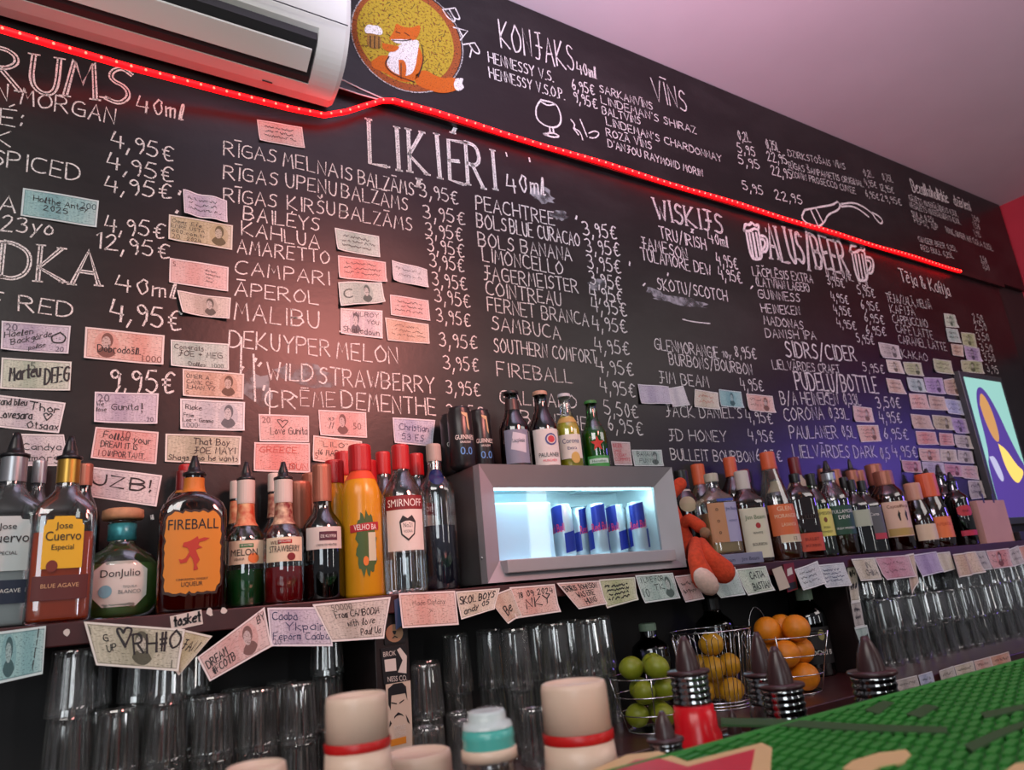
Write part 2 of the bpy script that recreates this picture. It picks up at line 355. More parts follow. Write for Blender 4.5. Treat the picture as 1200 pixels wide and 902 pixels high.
# ------------------------------------------------------------------ the room
XL, XR = -1.2, 4.66
m_black = pbr('board_wall', (0.012, 0.011, 0.012), 0.6); m_ceil = pbr('ceiling_paint', (0.62, 0.60, 0.60), 0.9, noise=0.05, nscale=3)
m_floor = pbr('floor_boards', (0.06, 0.04, 0.03), 0.5, noise=0.4, nscale=6); m_red = pbr('red_wall_paint', (0.45, 0.02, 0.035), 0.6, noise=0.15, nscale=4)
m_maroon = pbr('maroon_paint', (0.060, 0.013, 0.014), 0.36, noise=0.35, nscale=18, bump=0.1); m_dark = pbr('dark_wood', (0.018, 0.010, 0.010), 0.4, noise=0.4, nscale=15)
def struct(mb, name, m, **k): return tag(mb.build(name, m, **k), kind='structure')
struct(MB().box(XL, 6.2, 0.0, 0.1, 0, ZCEIL), 'wall_back', m_black)
struct(MB().box(XL, 6.2, -4.6, 0.1, ZCEIL, ZCEIL + 0.08), 'ceiling', m_ceil)
struct(MB().box(XL, 6.2, -4.6, 0.1, -0.08, 0), 'floor', m_floor)
struct(MB().box(XR, XR + 0.12, -2.2, 0.0, 2.35, ZCEIL), 'wall_right', m_red)
struct(MB().box(XR - 0.02, XR + 0.12, -0.22, 0.0, 0, 2.35), 'trim_1', m_dark)
# ------------------------------------------------------------------ chalkboards
def board_material(name, seed):
    m, n, L, out = newmat(name); b = n.new('ShaderNodeBsdfPrincipled'); L.new(b.outputs[0], out.inputs[0])
    tc = n.new('ShaderNodeTexCoord'); nz = n.new('ShaderNodeTexNoise'); nz.inputs['Scale'].default_value = 2.2; nz.inputs['Detail'].default_value = 8; nz.inputs['Roughness'].default_value = 0.65
    mp = n.new('ShaderNodeMapping'); mp.inputs['Location'].default_value = (seed, 0, seed); mp.inputs['Scale'].default_value = (1, 1, 2.2); L.new(tc.outputs['Object'], mp.inputs[0]); L.new(mp.outputs[0], nz.inputs[0])
    rp = n.new('ShaderNodeValToRGB'); rp.color_ramp.elements[0].position = 0.45; rp.color_ramp.elements[1].position = 0.85
    rp.color_ramp.elements[0].color = (0.006, 0.0045, 0.005, 1); rp.color_ramp.elements[1].color = (0.028, 0.025, 0.025, 1); L.new(nz.outputs[0], rp.inputs[0]); L.new(rp.outputs[0], b.inputs['Base Color'])
    n2 = n.new('ShaderNodeTexNoise'); n2.inputs['Scale'].default_value = 90; L.new(tc.outputs['Object'], n2.inputs[0])
    bp = n.new('ShaderNodeBump'); bp.inputs['Strength'].default_value = 0.12; bp.inputs['Distance'].default_value = 0.002; L.new(n2.outputs[0], bp.inputs['Height']); L.new(bp.outputs[0], b.inputs['Normal'])
    b.inputs['Roughness'].default_value = 0.36; b.inputs['Specular IOR Level'].default_value = 0.38; return m
YL, YU = -0.014, -0.028
ZLED = 2.690
lower = tag(MB().box(XL, 4.33, YL, -0.0005, ZS + .001, ZLED).build('chalkboard', board_material('lower_board', 2.0), bevel=0.002),
            'long black chalkboard between the shelf and the red light strip, covered in drink prices', 'chalkboard')
upper = tag(MB().box(XL, XR - 0.03, YU, -0.0005, ZLED + 0.002, ZCEIL - 0.004).build('chalkboard', board_material('upper_board', 5.0), bevel=0.002),
            'black chalkboard fascia under the ceiling with the fox drawing and wine list', 'chalkboard')
tag(MB().box(XL, 4.36, -0.034, YL, ZLED - 0.022, ZLED).build('trim_2', m_dark), kind='structure')
c_white = chalk('white_chalk', (0.80, 0.78, 0.75), 0.43); c_faint = chalk('faint_chalk', (0.55, 0.53, 0.52), 0.52, 300)
BUF = {}
def T(sec, text, x0, y0, x1, y1, h, dbl=0, up=None, hwk=1.0, jit=0.25, board='L'):
    Y = (YL if board == 'L' else YU) - 0.0012
    b = BUF.setdefault((board, sec), MB()); P0, P1 = at(x0, y0, Y), at(x1, y1, Y)
    hh = (at(x0, y0 - h, Y) - P0).length
    e = (P1 - P0); perp = Vector((-e.z, 0, e.x)).normalized() if up == 'perp' else None
    hw = max(0.0017, hh * 0.044) * hwk
    write(b, text, P0, P1, hh, up=perp, hw=hw if not dbl else max(.0017, hh * .02), double=dbl * hh, jit=jit, serif=bool(dbl))
rows = lambda sec, L, h, **k: [T(sec, *r, h, **k) for r in L]
# rums and vodka (left)
T('rum_heading', 'RUMS', -16, 99, 150, 123, 47, dbl=.035)
T('rum_heading', '40ml', 160, 131, 215, 140, 19)
rows('rum_list', [('N MORGAN', -6, 115, 134, 145), ('É:', 0, 145, 24, 149), ('K', -6, 168, 12, 173), ('SPICED', -12, 192, 93, 212)], 19)
rows('rum_list', [('4,95€', 130, 172, 203, 190), ('4,95€', 125, 197, 202, 215), ('4,95€', 122, 224, 200, 234), ('4,95€', 122, 271, 192, 280), ('12,95€', 112, 290, 198, 304)], 19)
rows('rum_list', [('A', -2, 247, 18, 250), ('23yo', 1, 270, 62, 276)], 19)
T('vodka_heading', 'DKA', 0, 325, 115, 335, 42, dbl=.035)
rows('vodka_list', [('40ml', 134, 340, 206, 350), ('F RED', -14, 358, 84, 372)], 18)
T('vodka_list', '4,95€', 128, 374, 212, 389, 25); T('vodka_list', '9,95€', 127, 458, 204, 462, 27)
# liqueurs (middle)
T('liqueur_heading', 'L|I|Ķ|I|ÉR|I', 434, 191, 581, 223, 52, dbl=.022); T('liqueur_heading', '40ml', 594, 224, 639, 228, 20)
rows('liqueur_list', [('RĪGAS', 262, 181, 323, 191), ('MELNAIS', 332, 194, 413, 212), ('BALZĀMS', 420, 215, 485, 230), ('RĪGAS', 262, 209, 325, 218), ('UPEŅU', 335, 219, 394, 229), ('BALZĀMS', 400, 231, 478, 247),
     ('RĪGAS', 262, 236, 324, 243), ('ĶIRŠU', 337, 245, 392, 253), ('BALZĀMS', 398, 255, 483, 271), ('BAILEYS', 285, 257, 374, 271), ('KAHLUA', 283, 275, 374, 291), ('AMARETTO', 278, 296, 386, 309),
     ('CAMPARI', 275, 320, 386, 334), ('ĀPEROL', 275, 346, 373, 357)], 16)
rows('liqueur_list', [('MALIBU', 275, 374, 373, 384), ('DEKUYPER', 268, 406, 387, 418), ('MELON', 395, 420, 466, 427), ('WILD', 313, 445, 367, 447), ('STRAWBERRY', 374, 449, 509, 461), ('CR', 310, 476, 346, 479), ('DE', 400, 477, 429, 480), ('MENTHE', 432, 481, 511, 487)], 20)
T('liqueur_list', 'ĒME', 352, 476, 393, 477, 18, hwk=.7)
rows('liqueur_prices', [('3,95€', 492, 230, 537, 240), ('3,95€', 496, 255, 545, 264), ('3,95€', 499, 276, 542, 283), ('3,95€', 501, 294, 544, 302), ('3,95€', 504, 312, 544, 320), ('3,95€', 507, 334, 547, 341), ('3,95€', 510, 354, 551, 361),
     ('3,95€', 512, 377, 551, 383), ('3,95€', 515, 406, 559, 409), ('3,95€', 520, 432, 561, 436), ('3,95€', 523, 461, 563, 465), ('3,95€', 524, 489, 566, 492)], 16)
rows('liqueur_list_second', [('PEACHTREE', 558, 245, 650, 264), ('BOLS', 559, 266, 594, 272), ('BLUE CURACAO', 598, 273, 680, 289), ('BOLS BANANA', 561, 288, 670, 306), ('LIMONCELLO', 566, 306, 660, 322), ('JAGERMEISTER', 566, 327, 678, 343),
     ('COINTREAU', 570, 345, 658, 359), ('FERNET BRANCA', 572, 364, 690, 382), ('SAMBUCA', 577, 386, 657, 398), ('SOUTHERN COMFORT', 579, 412, 700, 426), ('FIREBALL', 583, 440, 671, 449), ('GALLIANO', 586, 473, 676, 478), ('ABSINTHE', 596, 495, 690, 504)], 16)
rows('liqueur_prices_second', [('3,95€', 684, 275, 723, 281), ('3,95€', 687, 295, 727, 301), ('3,95€', 689, 314, 728, 321), ('3,95€', 692, 333, 729, 341), ('4,95€', 692, 350, 731, 357), ('4,95€', 694, 365, 735, 371), ('4,95€', 695, 386, 735, 391),
     ('4,95€', 698, 412, 738, 416), ('4,95€', 700, 436, 743, 441), ('4,95€', 704, 459, 745, 466), ('5,50€', 709, 485, 748, 491), ('6,95€', 713, 504, 754, 511)], 16)
# whiskeys
T('whiskey_heading', 'WISĶIƎS'.replace('Ǝ', 'J'), 769, 256, 848, 274, 23, dbl=.03); T('whiskey_heading', '40ml', 831, 284, 854, 290, 12)
rows('whiskey_list', [('TRU/IRISH', 774, 279, 828, 293), ('JAMESON', 751, 290, 806, 304), ('TULAMORE DEW', 752, 304, 834, 323), ('SKOTU/SCOTCH', 771, 339, 853, 353), ('GLENMORANGIE', 768, 409, 843, 420), ('BURBONS/BOURBON', 785, 427, 882, 439), ('JIM BEAM', 772, 448, 831, 454),
     ("JACK DANIEL'S", 780, 488, 870, 490), ('JD HONEY', 783, 516, 852, 518), ('BULLEIT BOURBON', 787, 539, 884, 541)], 13)
T('whiskey_list', '10y.', 847, 418, 860, 421, 7)
rows('whiskey_prices', [('4,95€', 841, 310, 865, 316), ('4,95€', 843, 326, 870, 333), ('8,95€', 862, 418, 887, 421), ('4,95€', 869, 456, 895, 459), ('4,95€', 875, 494, 906, 497), ('4,95€', 878, 516, 908, 518), ('6,95€', 887, 540, 917, 541)], 13)
# beers
T('beer_heading', 'ALUS/BEER', 904, 303, 995, 321, 37, dbl=.025)
rows('beer_list', [('LĀČPLĒSIS EXTRA', 883, 323, 953, 331), ('(LATVIAN LAGER)', 887, 335, 949, 342), ('GUINNESS', 889, 349, 938, 354), ('HEINEKEN', 893, 366, 938, 369), ('MADONAS', 896, 380, 942, 386), ('DANISH IPA', 898, 395, 957, 398)], 9.5)
rows('beer_prices', [('0,3L', 969, 324, 984, 327), ('0,4L', 988, 326, 1000, 329), ('3,95€', 970, 333, 990, 337), ('4,95€', 975, 352, 995, 357), ('4,95€', 978, 367, 998, 371), ('4,95€', 982, 383, 1004, 387),
     ('0,5L', 1006, 333, 1021, 338), ('5,95€', 1006, 345, 1026, 349), ('6,95€', 1010, 362, 1031, 365), ('6,95€', 1014, 377, 1037, 380), ('6,95€', 1016, 391, 1039, 394), ('5,95€', 1005, 401, 1025, 404), ('5,95€', 1012, 435, 1037, 438)], 9.5)
T('beer_heading', 'SIDRS/CIDER', 922, 418, 1004, 423, 17, dbl=.025); T('beer_list', 'LIELVĀRDES CRAFT', 906, 432, 985, 438, 10); T('beer_heading', 'PUDEĻU/BOTTLE', 934, 456, 1030, 460, 19, dbl=.025)
rows('beer_list', [('B/A HEINEKEN', 916, 474, 983, 474), ('CORONA', 920, 493, 966, 491), ('PAULANER', 927, 514, 982, 513), ('LIELVĀRDES DARK', 931, 536, 1028, 536)], 14)
rows('beer_prices', [('0,33L', 990, 474, 1009, 474), ('0,33L', 973, 490, 995, 491), ('0,5L', 988, 511, 1003, 513), ('3,50€', 1028, 478, 1056, 478), ('4,95€', 1032, 495, 1057, 496), ('6,95€', 1037, 514, 1065, 515), ('0,5', 1033, 538, 1044, 538), ('4,95€', 1047, 535, 1076, 536)], 12)
# tea and coffee
T('coffee_heading', 'Tēja & Kafija', 1056, 329, 1114, 347, 13)
rows('coffee_list', [('TĒJA/ZAĻĀ, MELNĀ', 1040, 353, 1092, 362), ('KAFIJA', 1044, 366, 1073, 370), ('CAPPUCCINO', 1047, 378, 1088, 384), ('CAFE LATTE', 1051, 389, 1094, 397), ('CARAMEL LATTE', 1054, 402, 1110, 411), ('KAKAO', 1058, 419, 1088, 423)], 8.5, hwk=.9)
rows('coffee_list', [('2,50', 1141, 376, 1153, 378), ('2,50', 1143, 386, 1157, 388), ('3,50', 1146, 398, 1160, 400), ('3,50', 1150, 411, 1164, 413), ('3,50', 1154, 422, 1167, 424), ('3,95', 1157, 435, 1171, 438)], 7.5, hwk=.9)
# upper fascia
U = dict(board='U')
T('bar_name', 'BAR', 519, 11, 551, 67, 15, up='perp', **U)
T('cognac_heading', 'KONJAKS', 587, 55, 674, 84, 31, hwk=.55, **U); T('cognac_heading', '40ml', 677, 86, 699, 92, 13, **U)
rows('cognac_list', [('HENNESSY V.S.', 573, 73, 649, 96), ('HENNESSY V.S.O.P.', 574, 91, 662, 117), ('6,95€', 671, 105, 697, 112), ('9,95€', 673, 119, 700, 128)], 12, **U)
T('wine_heading', 'VĪNS', 767, 117, 806, 132, 24, hwk=.6, **U)
rows('wine_list', [('SARKANVĪNS', 703, 108, 765, 129), ("LINDEMAN'S SHIRAZ", 705, 121, 816, 157), ('BALTVĪNS', 706, 133, 751, 146), ("LINDEMAN'S CHARDONNAY", 711, 146, 846, 190), ('ROZĀ VĪNS', 711, 159, 764, 175), ("D'ANJOU RAYMOND MORIN", 713, 172, 824, 207)], 8.5, **U)
rows('wine_prices', [('0,2L', 866, 164, 880, 167), ('0,75L', 899, 174, 914, 178), ('5,95', 865, 178, 886, 184), ('5,95', 866, 192, 891, 199), ('5,95', 871, 222, 895, 229), ('22,95', 900, 188, 923, 193), ('22,95', 905, 204, 929, 210), ('22,95', 909, 233, 941, 240)], 10, **U)
rows('sparkling_list', [('DZIRKSTOŠAIS VĪNS', 924, 183, 991, 199), ('RĪGAS ŠAMPANIETIS ORIGINAL', 925, 197, 1012, 219), ('ZONIN PROSECCO CUVEE', 928, 207, 1003, 227), ('0,2L', 1013, 206, 1024, 208), ('0,75L', 1035, 211, 1047, 214), ('4,95€', 1014, 217, 1028, 221), ('6,95€', 1015, 230, 1031, 235), ('12,95€', 1032, 223, 1048, 227), ('29,95€', 1033, 235, 1057, 241)], 6.8, hwk=.85, **U)
T('soft_drink_heading', 'Bezalkoholiskie', 1070, 224, 1112, 238, 12, **U); T('soft_drink_heading', 'dzērieni', 1119, 240, 1138, 247, 10, **U)
rows('soft_drink_list', [('GĀZĒTS MINERĀLŪDENS 0,33L', 1066, 235, 1123, 254), ('NEGĀZĒTS MINERĀLŪDENS 0,33L', 1067, 243, 1126, 263), ('SULA 0,25L', 1069, 253, 1097, 262), ('PEPSI, 7UP', 1072, 261, 1100, 270), ('TONIC, GINGER ALE', 1109, 272, 1139, 284), ('COLA 0,25L', 1141, 285, 1164, 294), ('GINGER BEER 0,25L', 1077, 283, 1122, 295), ('RED BULL 0,25L', 1080, 293, 1118, 303),
     ('1,50', 1140, 258, 1148, 261), ('1,50', 1141, 266, 1149, 270), ('1,95', 1142, 275, 1150, 279), ('2,50', 1150, 306, 1157, 309), ('3,50', 1152, 314, 1160, 317)], 5.5, hwk=.8, **U)
# drawings
def draw(sec, polys, hw, board='U', closed=False):
    Y = (YL if board == 'L' else YU) - 0.0013; b = BUF.setdefault((board, sec), MB())
    for p in polys: ribbon(b, [at(x, y, Y) for x, y in chaikin([tuple(map(float, q)) for q in p])], hw, Vector((0, -1, 0)))
draw('brandy_glass_drawing', [[(634, 117), (628, 125), (628, 138), (636, 146), (648, 150), (656, 147), (658, 138), (654, 125), (648, 120), (634, 117)], [(634, 119), (642, 124), (650, 122)], [(644, 149), (645, 155), (640, 158)], [(648, 150), (649, 156)], [(637, 157), (648, 155), (657, 160), (648, 161), (637, 157)]], .003)
draw('brandy_glass_drawing', [[(669, 140), (674, 146), (672, 150), (680, 154), (683, 164)], [(680, 140), (684, 150), (688, 160)], [(690, 156), (697, 153), (703, 156), (698, 162), (691, 161)], [(672, 150), (678, 158)]], .0025)
draw('champagne_drawing', [[(943, 246), (938, 257), (957, 267), (966, 261), (970, 251), (983, 246), (985, 239), (981, 236), (976, 240), (963, 242), (943, 246)], [(950, 246), (958, 263)], [(956, 244), (964, 260)], [(981, 236), (985, 240)]], .0045)
draw('champagne_drawing', [[(986, 239), (1000, 237), (1012, 242), (1022, 250)], [(986, 242), (998, 241), (1008, 246), (1018, 254)], [(1022, 249), (1030, 253), (1035, 259), (1032, 263), (1025, 255), (1022, 249)]], .0045)
for (x, y) in ((872, 262), (996, 287)):      # beer mugs beside the beer heading
    draw('beer_mug_drawing', [[(x + 2, y + 8), (x + 8, y + 40), (x + 14, y + 42), (x + 22, y + 40), (x + 17, y + 9)], [(x + 6, y + 11), (x + 11, y + 39)], [(x + 10, y + 11), (x + 15, y + 40)], [(x + 14, y + 11), (x + 19, y + 39)],
        [(x, y + 8), (x + 1, y), (x + 6, y + 2), (x + 9, y - 2), (x + 13, y + 3), (x + 17, y), (x + 17, y + 8), (x + 12, y + 5), (x + 7, y + 9), (x, y + 8)], [(x + 19, y + 14), (x + 26, y + 15), (x + 28, y + 24), (x + 26, y + 33), (x + 21, y + 33)], [(x + 20, y + 18), (x + 24, y + 19), (x + 25, y + 25), (x + 22, y + 30)]], .006, board='L')
draw('chalk_scratches', [[(x, y), (x + random.uniform(-3, 3), y + random.uniform(2, 5))] for x, y in ((593, 179), (620, 185), (676, 253), (783, 320), (756, 332), (882, 335), (897, 267), (738, 307), (345, 463), (300, 420), (310, 452), (306, 425), (285, 430), (282, 455), (178, 604), (211, 224), (208, 247))], .0028, board='L')
draw('chalk_scratches', [[(800, 374), (812, 377), (832, 379)], [(283, 395), (282, 440)], [(297, 415), (299, 470)], [(316, 455), (316, 488)], [(398, 388), (440, 392)]], .002, board='L')
for (bd, sec), mb in BUF.items():
    o = mb.build(sec, c_white, parent=lower if bd == 'L' else upper, origin=(lower if bd == 'L' else upper).location, recalc=False)
# dusty wiped smears on the lower board
m_smear = chalk('wiped_chalk', (0.30, 0.31, 0.32), 0.56, 26)
sm = MB()
for (x, y, w, h, a) in ((800, 353, 60, 9, .18), (770, 344, 26, 9, .5), (635, 228, 30, 18, .3), (700, 335, 22, 14, .1), (655, 252, 20, 12, .2), (360, 440, 70, 26, .2), (300, 455, 40, 40, .3)):
    pts = []
    for k in range(20):
        t = 2 * math.pi * k / 20; q = 1 + random.uniform(-.25, .25); pts.append(at(x + math.cos(t) * w * q * .5, y + math.sin(t) * h * q * .5 + math.cos(t) * w * a * .5, YL - 0.0006))
    sm.add(pts, [tuple(range(20))])
sm.build('chalk_smear', m_smear, parent=lower, origin=lower.location, recalc=False)
# the round fox emblem in coloured chalk
YF_ = YU - 0.001
def patch(name, pts, m, lift=0.0, parent=None, smooth=True):
    pts = chaikin([tuple(map(float, q)) for q in pts] + [tuple(map(float, pts[0]))])[:-1] if smooth else pts
    b = MB().add([at(x, y, YF_ - lift) for x, y in pts], [tuple(range(len(pts)))])
    return b.build(name, m, parent=parent or upper, origin=upper.location, recalc=False)
def oval(cx, cy, a, b, rot, n=48, wob=0.0):
    return [(cx + a * math.cos(t) * math.cos(rot) - b * math.sin(t) * math.sin(rot), cy + a * math.cos(t) * math.sin(rot) + b * math.sin(t) * math.cos(rot)) for t in [2 * math.pi * k / n for k in range(n)]]
k_brown = chalk('brown_chalk', (0.30, 0.085, 0.03), 0.40, 200); k_yel = chalk('yellow_chalk', (0.42, 0.30, 0.035), 0.44, 130); k_or = chalk('orange_chalk', (0.52, 0.12, 0.02), 0.38, 260); k_wh = chalk('white_fill_chalk', (0.75, 0.72, 0.70), 0.42, 260)
em = patch('fox_emblem', oval(476, 46, 70, 55, .68), k_brown, 0.0)
def sub(name, pts, m, lift): return patch(name, pts, m, lift, parent=em)
sub('emblem_disc', oval(475, 45, 62, 48, .68), k_yel, .0004)
sub('fox_tail', [(487, 88), (497, 80), (515, 92), (534, 90), (540, 97), (536, 106), (518, 110), (498, 104), (486, 98)], k_or, .0008)
sub('tail_tip', [(534, 92), (544, 91), (541, 98), (545, 103), (536, 108), (531, 100)], k_wh, .0012)
sub('fox_body', [(435, 72), (446, 64), (456, 66), (475, 48), (490, 52), (496, 66), (494, 84), (486, 96), (468, 96), (450, 84), (436, 80)], k_or, .0008)
sub('fox_chest', [(456, 62), (466, 54), (480, 46), (492, 47), (490, 58), (486, 84), (476, 90), (462, 86), (452, 76)], k_wh, .0012)
sub('fox_head', [(456, 45), (462, 36), (464, 26), (470, 31), (482, 33), (493, 28), (492, 38), (488, 46), (476, 50), (462, 50)], k_or, .0016)
sub('fox_muzzle', [(458, 46), (470, 46), (486, 46), (478, 51), (464, 51)], k_wh, .0020)
sub('fox_arm', [(448, 50), (456, 52), (470, 54), (462, 62), (448, 58)], k_or, .0018)
sub('fox_paw', [(467, 70), (474, 70), (477, 80), (474, 95), (468, 92)], k_or, .0020)
sub('beer_mug', [(430, 38), (448, 42), (446, 58), (430, 56)], pbr('mug_chalk', (0.36, 0.17, 0.03), .9, noise=.4, nscale=200), .0016)
sub('beer_foam', [(427, 34), (431, 28), (438, 30), (444, 30), (449, 36), (447, 42), (436, 39), (428, 39)], k_wh, .0020)
fx = MB(); Lk = pbr('dark_outline', (0.03, 0.015, 0.01), .9)
for p in ([(464, 37), (469, 39)], [(474, 38), (480, 42)], [(460, 47), (474, 48), (482, 46)], [(434, 42), (434, 55)], [(439, 42), (439, 56)], [(444, 43), (444, 57)], [(456, 66), (450, 76), (462, 88), (486, 96)], [(494, 52), (497, 70), (490, 90)], [(470, 74), (470, 92)], [(457, 42), (454, 40)],
          *[[(410 + 10 * k + random.uniform(0, 20), 20 + random.uniform(0, 60)), (416 + 10 * k + random.uniform(0, 24), 24 + random.uniform(0, 60))] for k in range(0)]):
    ribbon(fx, [at(x, y, YF_ - .0026) for x, y in chaikin([tuple(map(float, q)) for q in p])], .0016, Vector((0, -1, 0)))
for k in range(90):
    t = random.uniform(0, 6.28); r = random.uniform(.5, 1); a, b = oval(475, 45, 60 * r, 46 * r, .68, 1)[0], 0
    x, y = 475 + r * (58 * math.cos(t) * .78 - 45 * math.sin(t) * .63), 45 + r * (58 * math.cos(t) * .63 + 45 * math.sin(t) * .78)
    if 440 < x < 500 and 28 < y < 100: continue
    ribbon(fx, [at(x, y, YF_ - .0006), at(x + random.uniform(-5, 5), y + random.uniform(-6, 6), YF_ - .0006)], .0009, Vector((0, -1, 0)))
fx.build('emblem_outline', Lk, parent=em, origin=upper.location, recalc=False)
ro = MB(); ribbon(ro, [at(x, y, YF_ - .0006) for x, y in oval(477, 46, 71, 56, .68)] + [at(*oval(477, 46, 71, 56, .68)[0], YF_ - .0006)], .002, Vector((0, -1, 0)))
ro.build('emblem_rim', c_faint, parent=em, origin=upper.location, recalc=False)
# ------------------------------------------------------------------ shelf, divider posts, back counter
struct_shelf = tag(MB().box(XL, 4.3, YF, -0.0005, ZS - 0.036, ZS).build('wall_shelf', m_maroon, bevel=0.002), 'long maroon wooden bottle shelf with worn front edge fringed by banknotes', 'shelf')
def post(px, wpx, label):
    X0, X1 = at(px - wpx / 2, 740, YF + .01).x, at(px + wpx / 2, 740, YF + .01).x
    return tag(MB().box(X0, X1, YF + .012, -0.01, ZC, ZS - 0.0365).build('shelf_divider', m_dark, bevel=0.002), label, 'divider')
post(459, 40, 'maroon upright divider under the shelf covered in stickers and the mustached man card')
post(1009, 12, 'dark maroon upright divider under the shelf hung with a strip of folded banknotes')
tag(MB().box(XL, 4.3, YC, -0.0005, ZC - 0.05, ZC).build('back_counter', m_maroon, bevel=0.003), 'dark maroon back counter under the shelf carrying glasses and fruit baskets', 'counter')
tag(MB().box(XL, 4.3, YC + .03, -0.0005, 0, ZC - 0.051).build('counter_cabinet', m_dark), 'dark wooden cabinet below the back counter', 'cabinet')
# ------------------------------------------------------------------ LED rope light
m_led = pbr('led_tube', (0.5, 0.004, 0.006), 0.5, emit=(1.0, 0.0015, 0.003), es=4.6)
m_dot = pbr('led_diode', (1, 0.3, 0.2), 0.3, emit=(1.0, 0.10, 0.06), es=3.5)
path = [at(-40, 22, -.225 + .1), at(60, 52, -.10), at(150, 78, -.08), at(260, 107, -.06), at(340, 127, -.05), at(380, 135, -.045)] + [at(405, 131, -.045), at(430, 123, -.044), at(448, 118, -.043), at(462, 118, -.042)]
XA, XB = at(462, 118, -.042).x, at(1125, 317, -.042).x
path += [Vector((XA + (XB - XA) * k / 24, -.0425, ZLED - .013 + .003 * math.sin(k * 1.3))) for k in range(1, 25)]
led = tag(MB().tube(path, 0.0075, 8).build('led_strip', m_led, smooth=True), 'glowing red light strip along the chalkboards above the drink lists', 'light strip')
dots = MB(); acc = 0.0
for a, b in zip(path, path[1:]):
    d = (b - a).length; t = -acc
    while t + .03 < d:
        t += .03; p = a + (b - a) * (t / d); dots.ball(p + Vector((0, -.0062, -.001)), .0034, 6, 4)
    acc = d - t
dots.build('diode', m_dot, parent=led, origin=led.location)['kind'] = 'stuff'
pl = MB().tube([at(398, 92, -.038), at(425, 105, -.036), at(450, 116, -.036)], .002, 5).tube([at(393, 101, -.038), at(420, 110, -.036), at(445, 117, -.036)], .002, 5)
tag(pl.build('white_cable', pbr('white_pvc', (.7, .7, .7), .5)), 'thin white twin cable running from the air conditioner to the light strip', 'cable')
# ------------------------------------------------------------------ air conditioner
XE = 0.575
m_ac = pbr('ac_plastic', (0.74, 0.76, 0.70), 0.28); m_slot = pbr('ac_slot', (0.02, 0.02, 0.022), 0.5)
ac = empty('air_conditioner', (XE - 0.5, -0.1, 2.6), 'white wall mounted air conditioner above the red light strip', 'air conditioner'); aco = Vector(ac.location)
YB = YU - .0008
C0 = [(YB, 2.601), (-.055, 2.603), (-.105, 2.618), (-.150, 2.650), (-.180, 2.70), (-.197, 2.76), (-.204, 2.84), (-.204, 2.90), (YB, 2.90)]
XP = XE - 0.080
C0 = [C0[0]] + chaikin(C0[1:-1], 2) + [C0[-1]]
cap = MB(); 
n = len(C0); cap.prism([(y, z) for y, z in C0], XP, XE - .012, 'x'); sm_ = [(-.1 + (y + .1) * .95, 2.75 + (z - 2.75) * .95) for y, z in C0]
cap.add([(XE - .012, y, z) for y, z in C0] + [(XE, y, z) for y, z in sm_], [(i, (i + 1) % n, n + (i + 1) % n, n + i) for i in range(n)] + [tuple(range(n, 2 * n))])
cap.build('end_cap', m_ac, parent=ac, origin=aco)
body = MB().prism([(YB, 2.601), (-.055, 2.603), (-.085, 2.610), (-.060, 2.66), (-.10, 2.70), (-.165, 2.70)] + [q for q in C0 if q[1] > 2.706], XL + .2, XP, 'x')
body.build('body', m_ac, parent=ac, origin=aco)
MB().prism([(-.062, 2.655), (-.085, 2.613), (-.100, 2.62), (-.170, 2.68), (-.172, 2.699), (-.10, 2.699)], XL + .25, XP - .002, 'x').build('air_outlet', m_slot, parent=ac, origin=aco)
MB().prism([(-.112, 2.6225), (-.158, 2.654), (-.156, 2.661), (-.111, 2.630)], XL + .25, XP - .012, 'x').build('louver', m_ac, parent=ac, origin=aco)
MB().box(XL + .2, XE - .013, -.2052, -.2035, 2.722, 2.7245).build('panel_seam', m_slot, parent=ac, origin=aco)
MB().box(XE - .19, XE - .165, -.0615, -.0598, 2.6005, 2.6032).build('maker_plate', m_slot, parent=ac, origin=aco)
# ------------------------------------------------------------------ banknotes
def sc(r, g, b):
    f = lambda c: (c / 255 / 12.92) if c <= 10 else ((c / 255 + .055) / 1.055) ** 2.4
    return (f(r), f(g), f(b))
PAL = {'teal': (sc(150, 200, 195), sc(70, 140, 150)), 'lilac': (sc(205, 198, 210), sc(125, 110, 150)), 'yellow': (sc(205, 195, 140), sc(160, 145, 90)), 'pink': (sc(225, 185, 175), sc(200, 125, 115)),
       'beige': (sc(215, 205, 185), sc(135, 125, 110)), 'salmon': (sc(232, 190, 165), sc(205, 110, 90)), 'green': (sc(205, 218, 195), sc(110, 150, 120)), 'white': (sc(222, 218, 215), sc(150, 145, 165)),
       'mint': (sc(190, 212, 200), sc(110, 150, 140)), 'tan': (sc(222, 190, 155), sc(165, 115, 85)), 'ice': (sc(212, 216, 215), sc(135, 150, 165)), 'dollar': (sc(205, 205, 165), sc(105, 115, 85)),
       'red': (sc(232, 165, 150), sc(205, 75, 65)), 'blue': (sc(195, 205, 222), sc(95, 110, 165)), 'violet': (sc(190, 170, 205), sc(115, 85, 145)), 'lime': (sc(200, 205, 140), sc(125, 150, 80)), 'orange': (sc(235, 170, 125), sc(205, 105, 65)),
       'grey': (sc(200, 192, 180), sc(120, 112, 110)), 'rose': (sc(222, 150, 165), sc(180, 70, 100)), 'cream': (sc(225, 212, 180), sc(170, 150, 110))}
PAL = {k: (tuple(q * (.58 if v[0][0] > v[0][2] * 1.35 else .8) + (.42 if v[0][0] > v[0][2] * 1.35 else .2) * sum(v[0]) / 3 for q in v[0]), tuple(q * .85 + .15 * sum(v[1]) / 3 for q in v[1])) for k, v in PAL.items()}
INK = pbr('black_marker', (0.008, 0.008, 0.010), 0.5); BLUEINK = pbr('blue_pen', (0.02, 0.03, 0.10), 0.5); REDINK = pbr('red_marker', (0.45, 0.05, 0.03), 0.5)
SEQ = [0]
